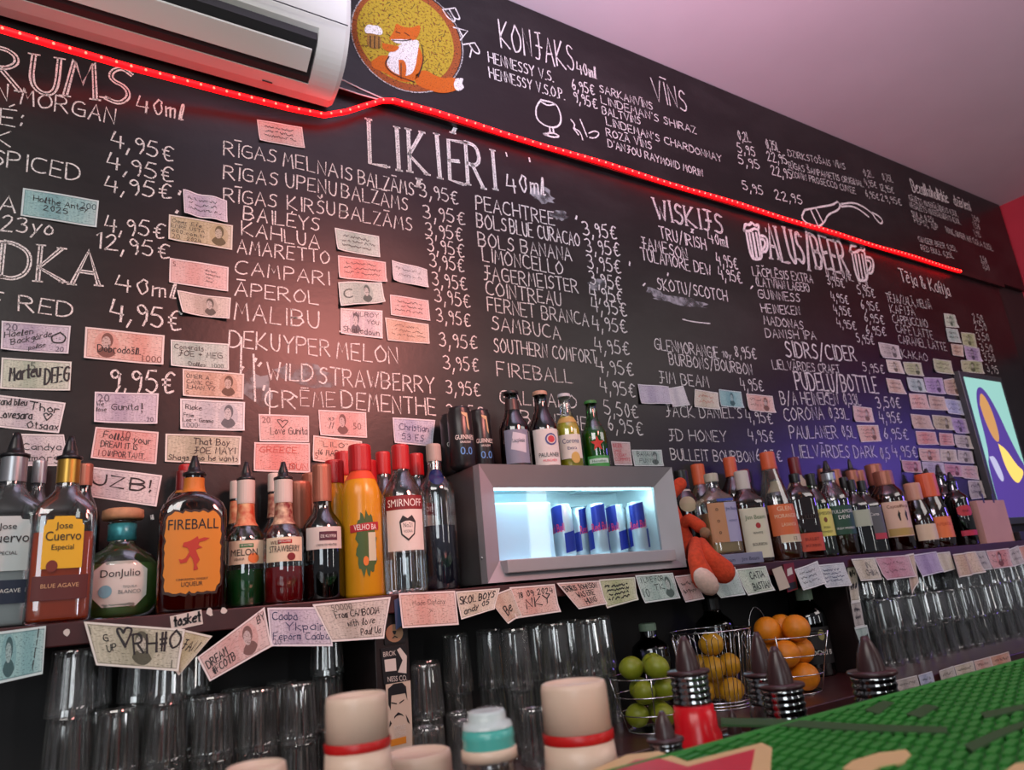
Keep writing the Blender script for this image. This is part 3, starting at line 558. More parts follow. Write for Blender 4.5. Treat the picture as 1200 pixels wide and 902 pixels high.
def note(quad, pal, label, ink=(), num=(), pu=None, curl=0.0, Y=None, group=None, pen=INK, tilt=0.0, name='banknote', nink=None, penk=1.0, scrib=0, waves=1.0):
    """quad: TL, TR, BR, BL corners in the photograph, laid on the plane Y; curl lifts the sheet off the board"""
    SEQ[0] += 1; rnd = random.Random(SEQ[0] * 13 + 5)
    Y = (YL - 0.0015) if Y is None else Y
    c = [at(x, y, Y) for x, y in quad]
    if tilt: c[2].y -= tilt; c[3].y -= tilt
    ph = rnd.uniform(0, 6.28); amp = (c[1] - c[0]).length * (0.012 + curl); cor = [rnd.uniform(.0, .05) for _ in range(4)]
    W_ = (c[1] - c[0]).length
    def surf(u, v, off=0.0):
        p = c[3] * (1 - u) * (1 - v) + c[2] * u * (1 - v) + c[1] * u * v + c[0] * (1 - u) * v
        lift = amp * (0.5 - 0.5 * math.cos(u * 6.283 * waves + ph)) + amp * .5 * (1 - v) + W_ * (cor[0] * max(0, 1 - u * 6) * max(0, 1 - v * 4) + cor[1] * max(0, u * 6 - 5) * max(0, 1 - v * 4))
        return Vector((p.x, p.y - lift - off, p.z))
    nu, nv = (16, 7) if W_ > .1 or curl > .03 else (8, 4)
    vs = []; fs = []; uvs = []
    for j in range(nv + 1):
        for i in range(nu + 1): vs.append(surf(i / nu, j / nv))
    for j in range(nv):
        for i in range(nu):
            a = j * (nu + 1) + i; fs.append((a, a + 1, a + nu + 2, a + nu + 1)); uvs.append([(i / nu, j / nv), ((i + 1) / nu, j / nv), ((i + 1) / nu, (j + 1) / nv), (i / nu, (j + 1) / nv)])
    base, acc = PAL[pal]; acc = tuple(q * .7 + w * .3 for q, w in zip(acc, base)); mb = MB().add(vs, fs, 0, uvs)
    m = paper(base, acc, tuple(q * .22 for q in acc), pu, seed=(SEQ[0] % 5) * .37 if W_ > .12 else 0)
    o = tag(mb.build(name, m, smooth=True, recalc=False), label, 'banknote' if name == 'banknote' else name.split('_')[-1], group)
    O = o.location; H_ = (c[0] - c[3]).length; asp = W_ / max(H_, 1e-4)
    b = MB(); off = 0.0007
    for t in ink:
        text, u0, v0, u1, v1, h = t
        pls, w = glyphs(text, .35); s = (u1 - u0) / w
        for p, r in pls:
            pts = [surf(min(.99, max(.01, u0 + s * a)), min(.99, max(.01, v0 + (v1 - v0) * a / w + h / 8 * bb)), off) for a, bb in p]
            ribbon(b, pts, max(.0005, min(.0016, h * H_ * .06)) * penk, Vector((0, -1, 0)))
    for k in range(scrib):     # illegible lines of handwriting
        v0 = .78 - k * (.62 / max(scrib, 1)); u = rnd.uniform(.10, .2); ue = rnd.uniform(.75, .9); pts = []
        hh = .36 / max(scrib, 2)
        while u < ue:
            pts.append(surf(u, v0 - hh * .5 + rnd.uniform(-.5, .5) * hh, off)); u += rnd.uniform(.015, .03)
            if rnd.random() < .12 and len(pts) > 2: ribbon(b, pts, max(.0007, H_ * .012) * penk, Vector((0, -1, 0))); pts = []; u += .03
        if len(pts) > 1: ribbon(b, pts, max(.0007, H_ * .012) * penk, Vector((0, -1, 0)))
    if b.f: b.build('handwriting', pen, parent=o, origin=O, recalc=False)
    if num:
        b = MB()
        for text, u0, v0, h in num: printed(b, text, lambda u, v: surf(u0 + u / asp, v0 + v, .0005), 0, 0, h, None, 0, False)
        b.build('printed_numeral', nink or pbr('note_ink_' + pal, tuple(q * .35 for q in acc), .6), parent=o, origin=O, recalc=False)
    return o
g = 'banknotes on the chalkboard'
N = lambda q, pal, label, **k: note(q, pal, label, group=g, **k)
N([(301, 140), (354, 149), (357, 174), (304, 165)], 'pink', 'pale note with three lines of black writing just under the air conditioner', scrib=3, penk=1.3)
N([(27, 220), (116, 235), (113, 267), (24, 253)], 'teal', 'turquoise banknote with two lines of marker beside the third rum price', ink=[('Holthe Antey', .14, .60, .86, .52, .2), ('2025', .28, .32, .60, .30, .2)], num=[('200', .76, .62, .22)])
N([(214, 223), (266, 235), (266, 262), (215, 252)], 'lilac', 'curled violet note rippling off the board above the yellow note', scrib=3, curl=.06, waves=1.6)
N([(198, 251), (273, 264), (272, 293), (197, 281)], 'yellow', 'yellow banknote with portrait at its end and three handwritten lines', ink=[('Ömer Efe', .05, .72, .5, .66, .14), ('EMRE USTA', .04, .52, .55, .46, .14), ('600.com.tr', .05, .32, .56, .26, .14), ('2024', .28, .08, .5, .06, .14)], num=[('20', .05, .08, .2)], pu=.78)
N([(199, 302), (268, 313), (267, 342), (198, 331)], 'pink', 'plain rose note with faint small print below the yellow note', num=[('5', .05, .68, .2)], scrib=0, ink=[('the best', .60, .68, .78, .66, .07), ('memories', .6, .54, .85, .5, .07), ('Peru', .62, .4, .72, .38, .07), ('love', .62, .26, .72, .24, .07)], penk=.6)
N([(207, 341), (270, 350), (268, 375), (213, 368)], 'beige', 'small crumpled beige note with dark portrait beside the vodka volume', pu=.6, curl=.04)
N([(2, 376), (83, 382), (80, 415), (1, 410)], 'lilac', 'lilac twenty note with marker scrawl and a smiling face', ink=[('Häelen', .05, .42, .45, .62, .2), ('Backgårde', .14, .18, .72, .58, .2), ('polise', .4, .06, .64, .2, .16), ('O', .72, .34, .94, .34, .4), ('..', .79, .52, .86, .5, .1)], num=[('20', .06, .68, .24), ('20', .8, .06, .18)])
N([(100, 383), (193, 393), (191, 428), (98, 420)], 'salmon', 'salmon thousand note with a portrait and one welcoming word in marker', ink=[('Dobrodošli.', .16, .26, .70, .28, .22)], num=[('1000', .72, .06, .22)], pu=.27)
N([(2, 419), (84, 424), (82, 458), (0, 456)], 'green', 'pale green five note scrawled with two big spiky signatures', ink=[('Marteu', .12, .24, .55, .46, .42), ('DEEG', .62, .22, .97, .34, .5)], num=[('5', .40, .66, .26)], penk=1.2)
N([(-6, 462), (77, 472), (69, 508), (-8, 500)], 'white', 'white note thick with black marker lines and a small heart, cut by the frame', ink=[('Grand bleu', -.02, .68, .45, .76, .2), ('Thor', .5, .68, .92, .62, .22), ('Lovesara', .06, .3, .55, .36, .24), ('♥', .72, .38, .84, .38, .22), ('Otsaax', .5, .08, .97, .1, .2)], penk=1.3)
N([(15, 508), (75, 509), (80, 546), (20, 546)], 'white', 'white note behind the tequila pourers with two words in marker', ink=[('Candya', .16, .5, .9, .5, .2), ('amorgs', .16, .16, .95, .16, .2)])
N([(200, 398), (268, 403), (268, 434), (200, 429)], 'mint', 'mint note congratulating a couple beside the melon liqueur line', ink=[('Congrats', .06, .68, .55, .66, .17), ('JOE + MEG', .12, .42, .88, .42, .2), ('Dalles', .3, .08, .58, .06, .14)], num=[('1000', .7, .05, .16)])
N([(214, 432), (286, 438), (285, 468), (214, 464)], 'tan', 'tan five note with a balding portrait and three names in capitals', ink=[('ÖMER A', .06, .68, .42, .66, .15), ('CANK CE', .06, .48, .48, .44, .15), ('İLHAN YZ', .06, .28, .52, .26, .15)], num=[('5', .05, .06, .16)], pu=.74)
N([(211, 467), (287, 471), (286, 505), (211, 503)], 'ice', 'icy white thousand note showing a figure in a tall cap', ink=[('Rieke', .08, .66, .32, .64, .16), ('From', .05, .42, .2, .4, .12), ('Lee + Gemma', .04, .26, .5, .24, .12)], num=[('1000', .05, .06, .17)], pu=.74)
N([(194, 508), (283, 511), (281, 545), (193, 541)], 'dollar', 'olive dollar bill with three lines of capitals above the cinnamon whisky', ink=[('That Boy', .36, .64, .84, .66, .22), ('JOE MAYI', .36, .34, .92, .36, .22), ('Shags who he wants', .04, .08, .96, .12, .18)], penk=1.2)
N([(303, 485), (362, 487), (362, 518), (304, 517)], 'pink', 'pink twenty note with a signature loop below the mint liqueur line', ink=[('♥', .36, .5, .56, .5, .3), ('Love Gunita', .22, .26, .96, .3, .26)], num=[('20', .06, .68, .22)], penk=.8)
N([(111, 459), (186, 461), (184, 497), (110, 495)], 'lilac', 'lilac twenty note declaring love beside an orange heart', ink=[('We', .03, .54, .14, .54, .14), ('love', .03, .36, .18, .36, .14), ('Guñita', .26, .42, .68, .44, .2), ('!', .74, .36, .76, .36, .3)], num=[('20', .05, .68, .24), ('20', .82, .06, .16)])
N([(112, 500), (186, 506), (183, 544), (106, 537)], 'red', 'red ten note with a motivational sentence in three lines', ink=[('Follow your', .14, .68, .88, .58, .2), ('DREAM IT IS', .12, .40, .68, .38, .18), ('IMPORTANT.', .24, .12, .82, .12, .17)], num=[('10', .42, .72, .22), ('10', .1, .10, .2)])
N([(94, 545), (190, 557), (183, 594), (93, 580)], 'white', 'long white note marked with four big letters above the squat tequila bottle', ink=[('UZB!', .14, .42, .88, .44, .36)], penk=1.3)
N([(298, 518), (363, 519), (363, 554), (297, 552)], 'red', 'solid red note with faded writing above the strawberry bottle', ink=[('GREECE', .1, .66, .75, .64, .2), ('SUN', .62, .1, .95, .1, .2)], num=[('10', .62, .1, .2)], pen=REDINK)
N([(373, 480), (429, 483), (430, 513), (375, 510)], 'pink', 'pale pink note with a green portrait sketch under the mint liqueur line', num=[('50', .7, .3, .26)], pu=.48, ink=[('xs', .2, .6, .3, .62, .16), ('//', .2, .3, .3, .32, .2)])
N([(367, 510), (424, 517), (424, 545), (366, 540)], 'salmon', 'salmon note with a quoted nickname half hidden by the yellow bottle', ink=[('"LILO"', .14, .62, .7, .62, .2), ('16 MARS 25', .1, .26, .8, .3, .22)], num=[('5', .04, .1, .24)])
N([(460, 489), (510, 492), (506, 523), (462, 519)], 'blue', 'blue note signed twice in dark pen behind the vodka caps', ink=[('Christian', .14, .54, .86, .52, .24), ('53 ES', .2, .16, .76, .16, .24)], pen=BLUEINK)
N([(392, 267), (444, 277), (445, 302), (395, 293)], 'mint', 'greenish white note with three marker lines beside the almond liqueur line', scrib=3, penk=1.3)
N([(396, 299), (452, 307), (453, 331), (397, 326)], 'red', 'rosy note with writing under the greenish white note', scrib=3, penk=.9)
N([(396, 331), (447, 331), (450, 355), (398, 360)], 'mint', 'note with dark green portrait and one rippled end below the rosy note', pu=.62, curl=.05, num=[('C', .08, .3, .4)])
N([(399, 361), (448, 364), (448, 397), (399, 391)], 'white', 'tall white note with a round stamp beside the coconut rum line', ink=[('KILROY', .3, .74, .9, .72, .16), ('YOU', .62, .48, .9, .46, .15), ('Shakedown', .05, .12, .92, .08, .2)], pu=.36)
N([(459, 305), (500, 316), (501, 338), (460, 329)], 'ice', 'small grey note with red letters at the end of the bitters line', scrib=2, penk=.8, curl=.03)
N([(457, 345), (502, 352), (504, 376), (458, 369)], 'pink', 'small pale rose note with dashed writing above the peach one', scrib=3)
N([(451, 372), (502, 380), (503, 403), (454, 399)], 'tan', 'peach coloured note with small writing above the melon line', scrib=3, penk=.7)
N([(747, 450), (783, 453), (786, 474), (750, 473)], 'lilac', 'creased grey lilac note starting the row under the bourbon line', curl=.03)
N([(783, 455), (800, 452), (807, 475), (787, 477)], 'white', 'narrow folded white note overlapping the creased lilac one', curl=.03)
N([(814, 456), (841, 460), (843, 480), (813, 477)], 'cream', 'cream and red note third in the row under the bourbon line', scrib=2, pen=REDINK)
N([(842, 456), (868, 459), (871, 478), (844, 476)], 'teal', 'teal note with blue mark in the row under the bourbon line', pu=.55)
N([(874, 461), (905, 464), (908, 484), (877, 481)], 'salmon', 'salmon note ending the row under the bourbon line', pu=.7, scrib=2)
N([(740, 527), (775, 527), (777, 546), (743, 546)], 'mint', 'mint note standing behind the fridge top with dark writing', ink=[('BANANA', .14, .6, .75, .62, .26), ('FUNNY', .2, .2, .8, .2, .26)], pu=.75)
note([(716, 517), (738, 518), (741, 545), (720, 545)], 'pink', 'small pink and white notice with red capitals beside the green beer bottle', ink=[], num=[('BEER', .06, .74, .17), ('SMILE', .06, .54, .12), ('TODAY', .06, .36, .14), ('COMMITS', .06, .18, .14)], nink=pbr('notice_red', sc(190, 40, 70), .6), name='wall_notice')
FAR = [([(1029, 401), (1053, 405), (1056, 421), (1033, 419)], 'grey', 'grey note just before the caramel coffee line'), ([(1038, 421), (1055, 423), (1060, 438), (1041, 436)], 'cream', 'cream note under the cocoa line, beside a bright green one'),
 ([(1058, 424), (1079, 425), (1082, 441), (1061, 439)], 'lime', 'bright green note directly under the cocoa line'), ([(1038, 443), (1055, 445), (1062, 462), (1042, 460)], 'tan', 'tilted tan note at the end of the bottled beer heading'),
 ([(1062, 442), (1081, 444), (1085, 460), (1065, 458)], 'mint', 'mint note right below the bright green note'), ([(1065, 461), (1085, 462), (1090, 480), (1068, 479)], 'salmon', 'peach note two below the bright green note'),
 ([(999, 475), (1021, 478), (1024, 495), (1001, 494)], 'pink', 'pinkish note with a heart between the lager size and price'), ([(1004, 498), (1029, 498), (1032, 517), (1009, 518)], 'salmon', 'salmon note just above the dark beer price'),
 ([(1067, 485), (1089, 487), (1094, 503), (1070, 502)], 'tan', 'light orange note three below the bright green note'), ([(1073, 505), (1096, 506), (1099, 521), (1075, 521)], 'red', 'red note four below the bright green note'),
 ([(1106, 367), (1119, 369), (1123, 384), (1108, 383)], 'green', 'topmost green note of the column beside the coffee prices'), ([(1108, 384), (1122, 386), (1126, 402), (1111, 400)], 'mint', 'second green note down the column beside the coffee prices'),
 ([(1126, 389), (1142, 391), (1145, 408), (1128, 404)], 'lime', 'yellow green note tucked beside the coffee prices'), ([(1114, 403), (1128, 404), (1129, 418), (1116, 416)], 'tan', 'small brown note below the green pair by the caramel coffee line'),
 ([(1129, 405), (1147, 408), (1150, 424), (1132, 422)], 'violet', 'violet note below the yellow green one by the coffee prices'), ([(1093, 420), (1114, 423), (1117, 439), (1095, 436)], 'lime', 'olive note alone above the violet row, past the cocoa line'),
 ([(1126, 422), (1150, 423), (1153, 438), (1127, 436)], 'lime', 'crumpled lime note touching the top of the lit screen'), ([(1082, 442), (1104, 443), (1107, 462), (1086, 460)], 'violet', 'violet note following the mint one in its row'),
 ([(1105, 445), (1124, 442), (1128, 464), (1108, 462)], 'tan', 'brownish note against the lit screen, under the olive note'), ([(1087, 463), (1106, 465), (1110, 481), (1090, 480)], 'tan', 'sandy note between the peach note and the pale blue one'),
 ([(1106, 467), (1129, 470), (1133, 487), (1110, 484)], 'blue', 'pale blue note against the edge of the lit screen'), ([(1092, 486), (1114, 488), (1117, 504), (1095, 503)], 'yellow', 'yellowish note beside the light orange one'),
 ([(1114, 489), (1131, 491), (1135, 508), (1118, 507)], 'violet', 'dim violet note under the pale blue one by the lit screen'), ([(1100, 507), (1116, 508), (1118, 522), (1101, 522)], 'red', 'reddish note beside the red note, above the tall black bottles'),
 ([(1118, 509), (1137, 511), (1140, 526), (1120, 524)], 'beige', 'beige note by the screen in the row of the red notes'), ([(1076, 525), (1100, 526), (1102, 541), (1078, 540)], 'salmon', 'salmon note right after the dark beer price'),
 ([(1101, 526), (1120, 527), (1122, 542), (1102, 541)], 'cream', 'cream note with dark marks in the row of the dark beer price'), ([(1122, 527), (1139, 529), (1141, 543), (1123, 542)], 'beige', 'dull beige note ending the row of the dark beer price'),
 ([(1056, 539), (1078, 540), (1080, 554), (1058, 553)], 'rose', 'magenta note just under the dark beer price'), ([(1080, 541), (1105, 542), (1107, 556), (1082, 555)], 'lilac', 'lilac note over the pourers of the tall black bottles'),
 ([(1106, 543), (1126, 545), (1128, 559), (1107, 557)], 'rose', 'rosy note in the lowest full row above the black bottles'), ([(1126, 545), (1145, 546), (1147, 562), (1128, 560)], 'pink', 'pale pink note ending the lowest row beside the screen'),
 ([(1134, 563), (1150, 563), (1155, 583), (1137, 585)], 'grey', 'grey note lowest of all, above the cardboard box')]
for q, pal, lab in FAR: N(q, pal, lab, scrib=random.choice((2, 2, 3)), penk=1.1, pu=random.choice((None, .7, .5)))
# ------------------------------------------------------------------ banknotes hanging on the shelf edge
g2 = 'banknotes along the shelf edge'; YH = YF - .004
E_ = lambda q, pal, label, **k: note(q, pal, label, group=g2, **{'Y': YH, 'tilt': .012, **k})
E_([(-8, 741), (54, 733), (50, 789), (-8, 802)], 'teal', 'turquoise note with initials hanging at the very start of the shelf edge', ink=[('R.M.Lim', .78, .12, .86, .9, .1)], pu=.3, penk=1.2)
E_([(217, 738), (249, 745), (208, 791), (200, 780)], 'yellow', 'folded yellow note sticking out behind the heart dollar', ink=[('JAN', .1, .5, .8, .55, .25)], Y=YH + .001)
E_([(98, 728), (217, 737), (207, 786), (112, 779)], 'dollar', 'dollar bill with a big heart and signature hanging below the squat tequila', ink=[('♥', .30, .48, .45, .5, .42), ('RH#O', .46, .34, .97, .52, .44), ('G', .15, .58, .20, .58, .16), ('UP', .17, .32, .27, .38, .16)], num=[('1', .03, .7, .2), ('1', .9, .06, .2)], pu=.55, penk=1.1, Y=YH - .001)
E_([(231, 770), (310, 711), (316, 757), (244, 798)], 'pink', 'tilted note with a grey queen portrait and marker on its lower half', ink=[('DREAM', .06, .42, .36, .48, .26), ('#FCOTB', .10, .14, .44, .2, .24), ('BY', .86, .72, .97, .72, .18)], num=[('5', .88, .84, .14)], pu=.68, penk=1.3, Y=YH - .002)
E_([(313, 712), (385, 711), (387, 757), (315, 757)], 'lilac', 'lilac twenty note with three handwritten Cyrillic lines', ink=[('Слава', .06, .68, .46, .68, .2), ('Україні', .26, .4, .94, .42, .2), ('Героям Слава', .05, .16, .95, .18, .18)], num=[('20', .04, .04, .16)], pen=BLUEINK)
E_([(366, 708), (458, 699), (446, 748), (386, 752)], 'beige', 'pale fifty thousand note with a greeting in three lines', ink=[('From CAMBODIA', .22, .58, .86, .62, .17), ('with love', .36, .36, .8, .38, .16), ('Paul Ua', .56, .12, .92, .14, .16)], num=[('50000', .2, .78, .16)], curl=.01)
E_([(467, 695), (533, 692), (534, 732), (468, 736)], 'salmon', 'shimmering peach and green note below the label of the front vodka', ink=[('Made Dutchy', .22, .62, .8, .64, .14), ('x', .5, .4, .55, .42, .14)], penk=.6)
E_([(534, 693), (586, 689), (575, 714), (537, 726)], 'cream', 'cream note with bold marker tapering under the fridge corner', ink=[('SKOL BOYS', .05, .5, .9, .6, .28), ('andy 05', .12, .14, .8, .3, .22)], penk=1.3)
E_([(570, 700), (598, 689), (606, 722), (590, 731)], 'tan', 'small folded tan note hanging by its corner below the fridge', ink=[('Be', .3, .2, .7, .3, .3)], curl=.05)
E_([(597, 688), (650, 684), (652, 717), (600, 725)], 'salmon', 'peach note with a date and signature under the fridge', ink=[('18 09 2024', .14, .62, .92, .7, .2), ('NKY', .28, .26, .84, .38, .3)], penk=1.2)
E_([(652, 683), (702, 680), (706, 708), (674, 714)], 'salmon', 'peach note with three short words in capitals and ragged corner under the fridge', ink=[('BORIS JOHNSON', .06, .66, .9, .72, .2), ('WAS ERE', .26, .40, .76, .46, .2), ('HUNG', .38, .12, .74, .18, .2)])
E_([(702, 679), (744, 676), (743, 703), (706, 713)], 'lime', 'yellow green note slashed with black scribbles under the fridge', scrib=4, penk=2.0)
E_([(744, 674), (788, 671), (792, 701), (750, 707)], 'mint', 'green ten note with portrait and marker under the fridge corner', num=[('10', .06, .2, .3)], ink=[('I LIVE FOR', .1, .72, .7, .74, .18), ('TK', .4, .4, .66, .42, .2)], pu=.78)
E_([(790, 675), (815, 672), (820, 702), (799, 706)], 'pink', 'pink note half behind the dangling plush leg', scrib=2)
E_([(832, 684), (860, 664), (868, 697), (838, 701)], 'mint', 'mint note behind the plush foot', curl=.02)
E_([(862, 667), (897, 663), (902, 692), (871, 698)], 'green', 'white green note with two words under the cream whiskey label', ink=[('CATIA', .35, .56, .84, .58, .26), ('BASTIAN', .32, .14, .94, .16, .26)], penk=1.2)
E_([(931, 667), (958, 657), (962, 684), (936, 692)], 'ice', 'crumpled icy note below the dark amber bourbon', scrib=3, curl=.03)
E_([(957, 662), (988, 659), (993, 686), (962, 689)], 'ice', 'white note with four blue handwritten lines below the green whiskey label', scrib=4, penk=1.2, pen=BLUEINK)
E_([(997, 655), (1024, 653), (1029, 679), (1004, 681)], 'cream', 'cream note with capitals above the hanging paper strip', ink=[('IN', .5, .55, .7, .56, .26), ('CHINA', .4, .2, .9, .22, .26)])
E_([(1024, 653), (1064, 650), (1068, 676), (1032, 680)], 'rose', 'wide magenta pink note below the captain label', scrib=2, penk=.7)
E_([(1060, 650), (1070, 648), (1071, 682), (1063, 698)], 'tan', 'narrow folded tan note dangling lower than its neighbours', curl=.04)
E_([(1069, 650), (1097, 646), (1101, 670), (1076, 676)], 'violet', 'lavender note below the pink capped bottles', scrib=0)
E_([(1095, 648), (1113, 646), (1115, 667), (1101, 671)], 'cream', 'small cream note between the lavender and the crumpled one')
E_([(1112, 650), (1139, 646), (1143, 671), (1113, 678)], 'tan', 'big crumpled tan note bulging below the black bottles', curl=.08, waves=2)
E_([(1136, 647), (1154, 645), (1158, 667), (1142, 669)], 'grey', 'grey note with dark marks below the cardboard box', scrib=2)
E_([(1155, 645), (1182, 642), (1182, 664), (1158, 667)], 'red', 'bright red note toward the far end of the shelf edge', pu=.5, scrib=2)
E_([(1181, 644), (1193, 639), (1197, 660), (1184, 664)], 'beige', 'beige note next to last on the shelf edge', scrib=2)
E_([(1193, 640), (1206, 638), (1207, 659), (1196, 661)], 'orange', 'orange note last on the shelf edge')
g4 = 'folded banknotes on the divider'; YP = YF + .008
P_ = lambda q, pal, label: note(q, pal, label, group=g4, Y=YP, name='banknote', scrib=2)
P_([(992, 658), (1003, 656), (1007, 705), (997, 706)], 'cream', 'narrow cream note topmost on the divider strip')
P_([(997, 706), (1008, 704), (1013, 733), (1002, 735)], 'grey', 'narrow grey note in the middle of the divider strip')
P_([(1001, 735), (1016, 732), (1025, 776), (1018, 783)], 'mint', 'narrow pale green note lowest on the divider strip')
g3 = 'banknotes on the counter edge'; YQ = YC - .004
Q_ = lambda q, pal, label: note(q, pal, label, group=g3, Y=YQ, tilt=.008, scrib=2)
Q_([(1032, 803), (1048, 799), (1050, 820), (1034, 824)], 'tan', 'tan note first on the counter edge behind the pourer')
Q_([(1049, 797), (1074, 791), (1076, 812), (1051, 818)], 'grey', 'grey note second along the counter edge')
Q_([(1076, 791), (1092, 786), (1094, 806), (1078, 811)], 'blue', 'blue note along the counter edge between the grey ones')
Q_([(1100, 786), (1117, 780), (1119, 800), (1102, 806)], 'beige', 'beige note along the counter edge past the blue one')
Q_([(1118, 780), (1140, 774), (1142, 794), (1120, 800)], 'cream', 'cream note along the counter edge before the orange ones')
Q_([(1141, 774), (1160, 769), (1162, 789), (1143, 794)], 'salmon', 'salmon note along the counter edge, nearer of the orange pair')
Q_([(1160, 769), (1182, 763), (1184, 784), (1162, 789)], 'orange', 'orange note last along the counter edge')
# ------------------------------------------------------------------ stickers and cards
def card(name, quad, m, label, Y, cat):
    c = [at(x, y, Y) for x, y in quad]; b = MB()
    b.add([p + Vector((0, dy, 0)) for dy in (0, .0012) for p in c], [(3, 2, 1, 0), (4, 5, 6, 7), (0, 1, 5, 4), (1, 2, 6, 5), (2, 3, 7, 6), (3, 0, 4, 7)])
    o = tag(b.build(name, m), label, cat)
    def sf(u, v, off=.0008): 
        p = c[3] * (1 - u) * (1 - v) + c[2] * u * (1 - v) + c[1] * u * v + c[0] * (1 - u) * v; return p - Vector((0, off, 0))
    return o, sf
m_blk = pbr('sticker_black', (.01, .01, .012), .4); m_wht = pbr('sticker_white', sc(215, 205, 195), .5); m_skin = pbr('card_beige', sc(205, 185, 165), .6); m_org = pbr('sticker_orange', sc(215, 135, 40), .5)
def poly(o, sf, name, pts, m, off=.0008):
    return MB().add([sf(u, v, off) for u, v in pts], [tuple(range(len(pts)))]).build(name, m, parent=o, origin=o.location, recalc=False)
def wr(o, sf, name, items, m, off=.0012):
    b = MB()
    for text, u, v, h, w in items: printed(b, text, lambda a, q: sf(u + a, v + q, off), 0, 0, h, w)
    return b.build(name, m, parent=o, origin=o.location, recalc=False)
YP2 = YF + .009
o, sf = card('brewery_sticker', [(446, 760), (476, 755), (478, 800), (450, 802)], m_blk, 'black brewery sticker with white capitals and a drawn can on the divider', YP2, 'sticker')
poly(o, sf, 'drawn_can', [(.1, .35), (.55, .35), (.55, .68), (.1, .68)], m_wht); poly(o, sf, 'drawn_arm', [(.6, .3), (.95, .25), (1, .7), (.75, .95), (.62, .9), (.82, .6)], m_wht)
wr(o, sf, 'lettering', [('BROK', .32, .76, .14, .5), ('NESS CO.', .56, .07, .14, .8)], m_wht)
o, sf = card('bear_sticker', [(449, 731), (473, 729), (475, 752), (451, 755)], m_blk, 'round brown bear face sticker at the top of the divider', YP2, 'sticker')
poly(o, sf, 'bear_face', [(.5 + .42 * math.cos(t), .5 + .45 * math.sin(t)) for t in [k * .3142 for k in range(20)]], pbr('bear_brown', sc(165, 125, 95), .6)); poly(o, sf, 'bear_nose', [(.4, .62), (.6, .62), (.55, .46), (.5, .42), (.45, .46)], m_blk, .0012)
poly(o, sf, 'bear_mouth', [(.36, .28), (.5, .38), (.64, .28), (.6, .24), (.5, .32), (.4, .24)], m_blk, .0012)
o, sf = card('mustache_card', [(452, 802), (481, 797), (484, 874), (456, 880)], m_skin, 'beige card with a drawn mustached man on the shelf divider', YP2 - .003, 'card')
poly(o, sf, 'drawn_hair', [(.06, .70), (.08, .93), (.3, .99), (.65, .99), (.80, .92), (.84, .70), (.76, .82), (.2, .82), (.14, .60)], m_blk)
poly(o, sf, 'drawn_brow', [(.18, .72), (.40, .69), (.40, .67), (.18, .70)], m_blk); poly(o, sf, 'drawn_brow', [(.50, .69), (.70, .73), (.70, .71), (.50, .67)], m_blk)
poly(o, sf, 'drawn_mustache', [(.28, .50), (.44, .55), (.60, .51), (.66, .47), (.56, .50), (.44, .505), (.34, .49), (.26, .46)], m_blk)
poly(o, sf, 'drawn_collar', [(.74, .5), (.84, .42), (.9, .34), (.8, .38)], m_blk); poly(o, sf, 'drawn_collar', [(.1, .45), (.16, .40), (.04, .34)], m_blk)
wr(o, sf, 'lettering', [('MOZIAKE', .48, .28, .075, .8), ('DIZERAAS', .5, .19, .075, .85)], m_wht); poly(o, sf, 'orange_panel', [(.06, .06), (.72, .07), (.72, .17), (.06, .16)], m_org)
o, sf = card('graffiti_sticker', [(199, 722), (236, 714), (238, 731), (201, 739)], m_wht, 'white cut out sticker with black graffiti lettering on the shelf front', YF - .0018, 'sticker')
b = MB(); write(b, 'tosket', sf(.08, .25, .001), sf(.92, .25, .001), .016, hw=.0016); b.build('graffiti_lettering', m_blk, parent=o, origin=o.location, recalc=False)
o, sf = card('oval_tag', [(905, 667), (916, 663), (926, 688), (914, 692)], pbr('tag_cream', sc(200, 185, 165), .6), 'cream tag hanging on the shelf edge between two green white notes', YF - .010, 'tag')
o, sf = card('striped_sticker', [(918, 661), (930, 659), (935, 690), (923, 694)], pbr('sticker_red', sc(120, 25, 30), .5), 'dark red striped sticker hanging beside the cream tag', YF - .004, 'sticker')
poly(o, sf, 'white_patch', [(.2, .55), (.75, .6), (.7, .85), (.25, .8)], m_wht); poly(o, sf, 'dark_foot', [(.05, .05), (.95, .05), (.9, .3), (.1, .3)], m_blk)
o, sf = card('torn_sticker', [(462, 703), (470, 699), (472, 732), (464, 738)], pbr('sticker_blue', sc(60, 75, 110), .5), 'torn dark blue sticker peeping between two notes on the shelf edge', YF - .002, 'sticker')
for (x, y, lab) in ((246, 717, 'small torn paper scrap just past the graffiti sticker'), (262, 715, 'second torn paper scrap on the shelf front past the graffiti sticker'), (78, 741, 'paint chip on the shelf front beside the turquoise note')):
    pts = [at(x + 4 * math.cos(t) * random.uniform(.6, 1.2), y + 5 * math.sin(t) * random.uniform(.6, 1.2), YF - .0012) for t in [k * .7 for k in range(9)]]
    tag(MB().add(pts + [p + Vector((0, .001, 0)) for p in pts], [tuple(range(9))[::-1], tuple(range(9, 18))] + [(i, (i + 1) % 9, 9 + (i + 1) % 9, 9 + i) for i in range(9)]).build('paper_scrap', m_wht), lab, 'paper scrap')
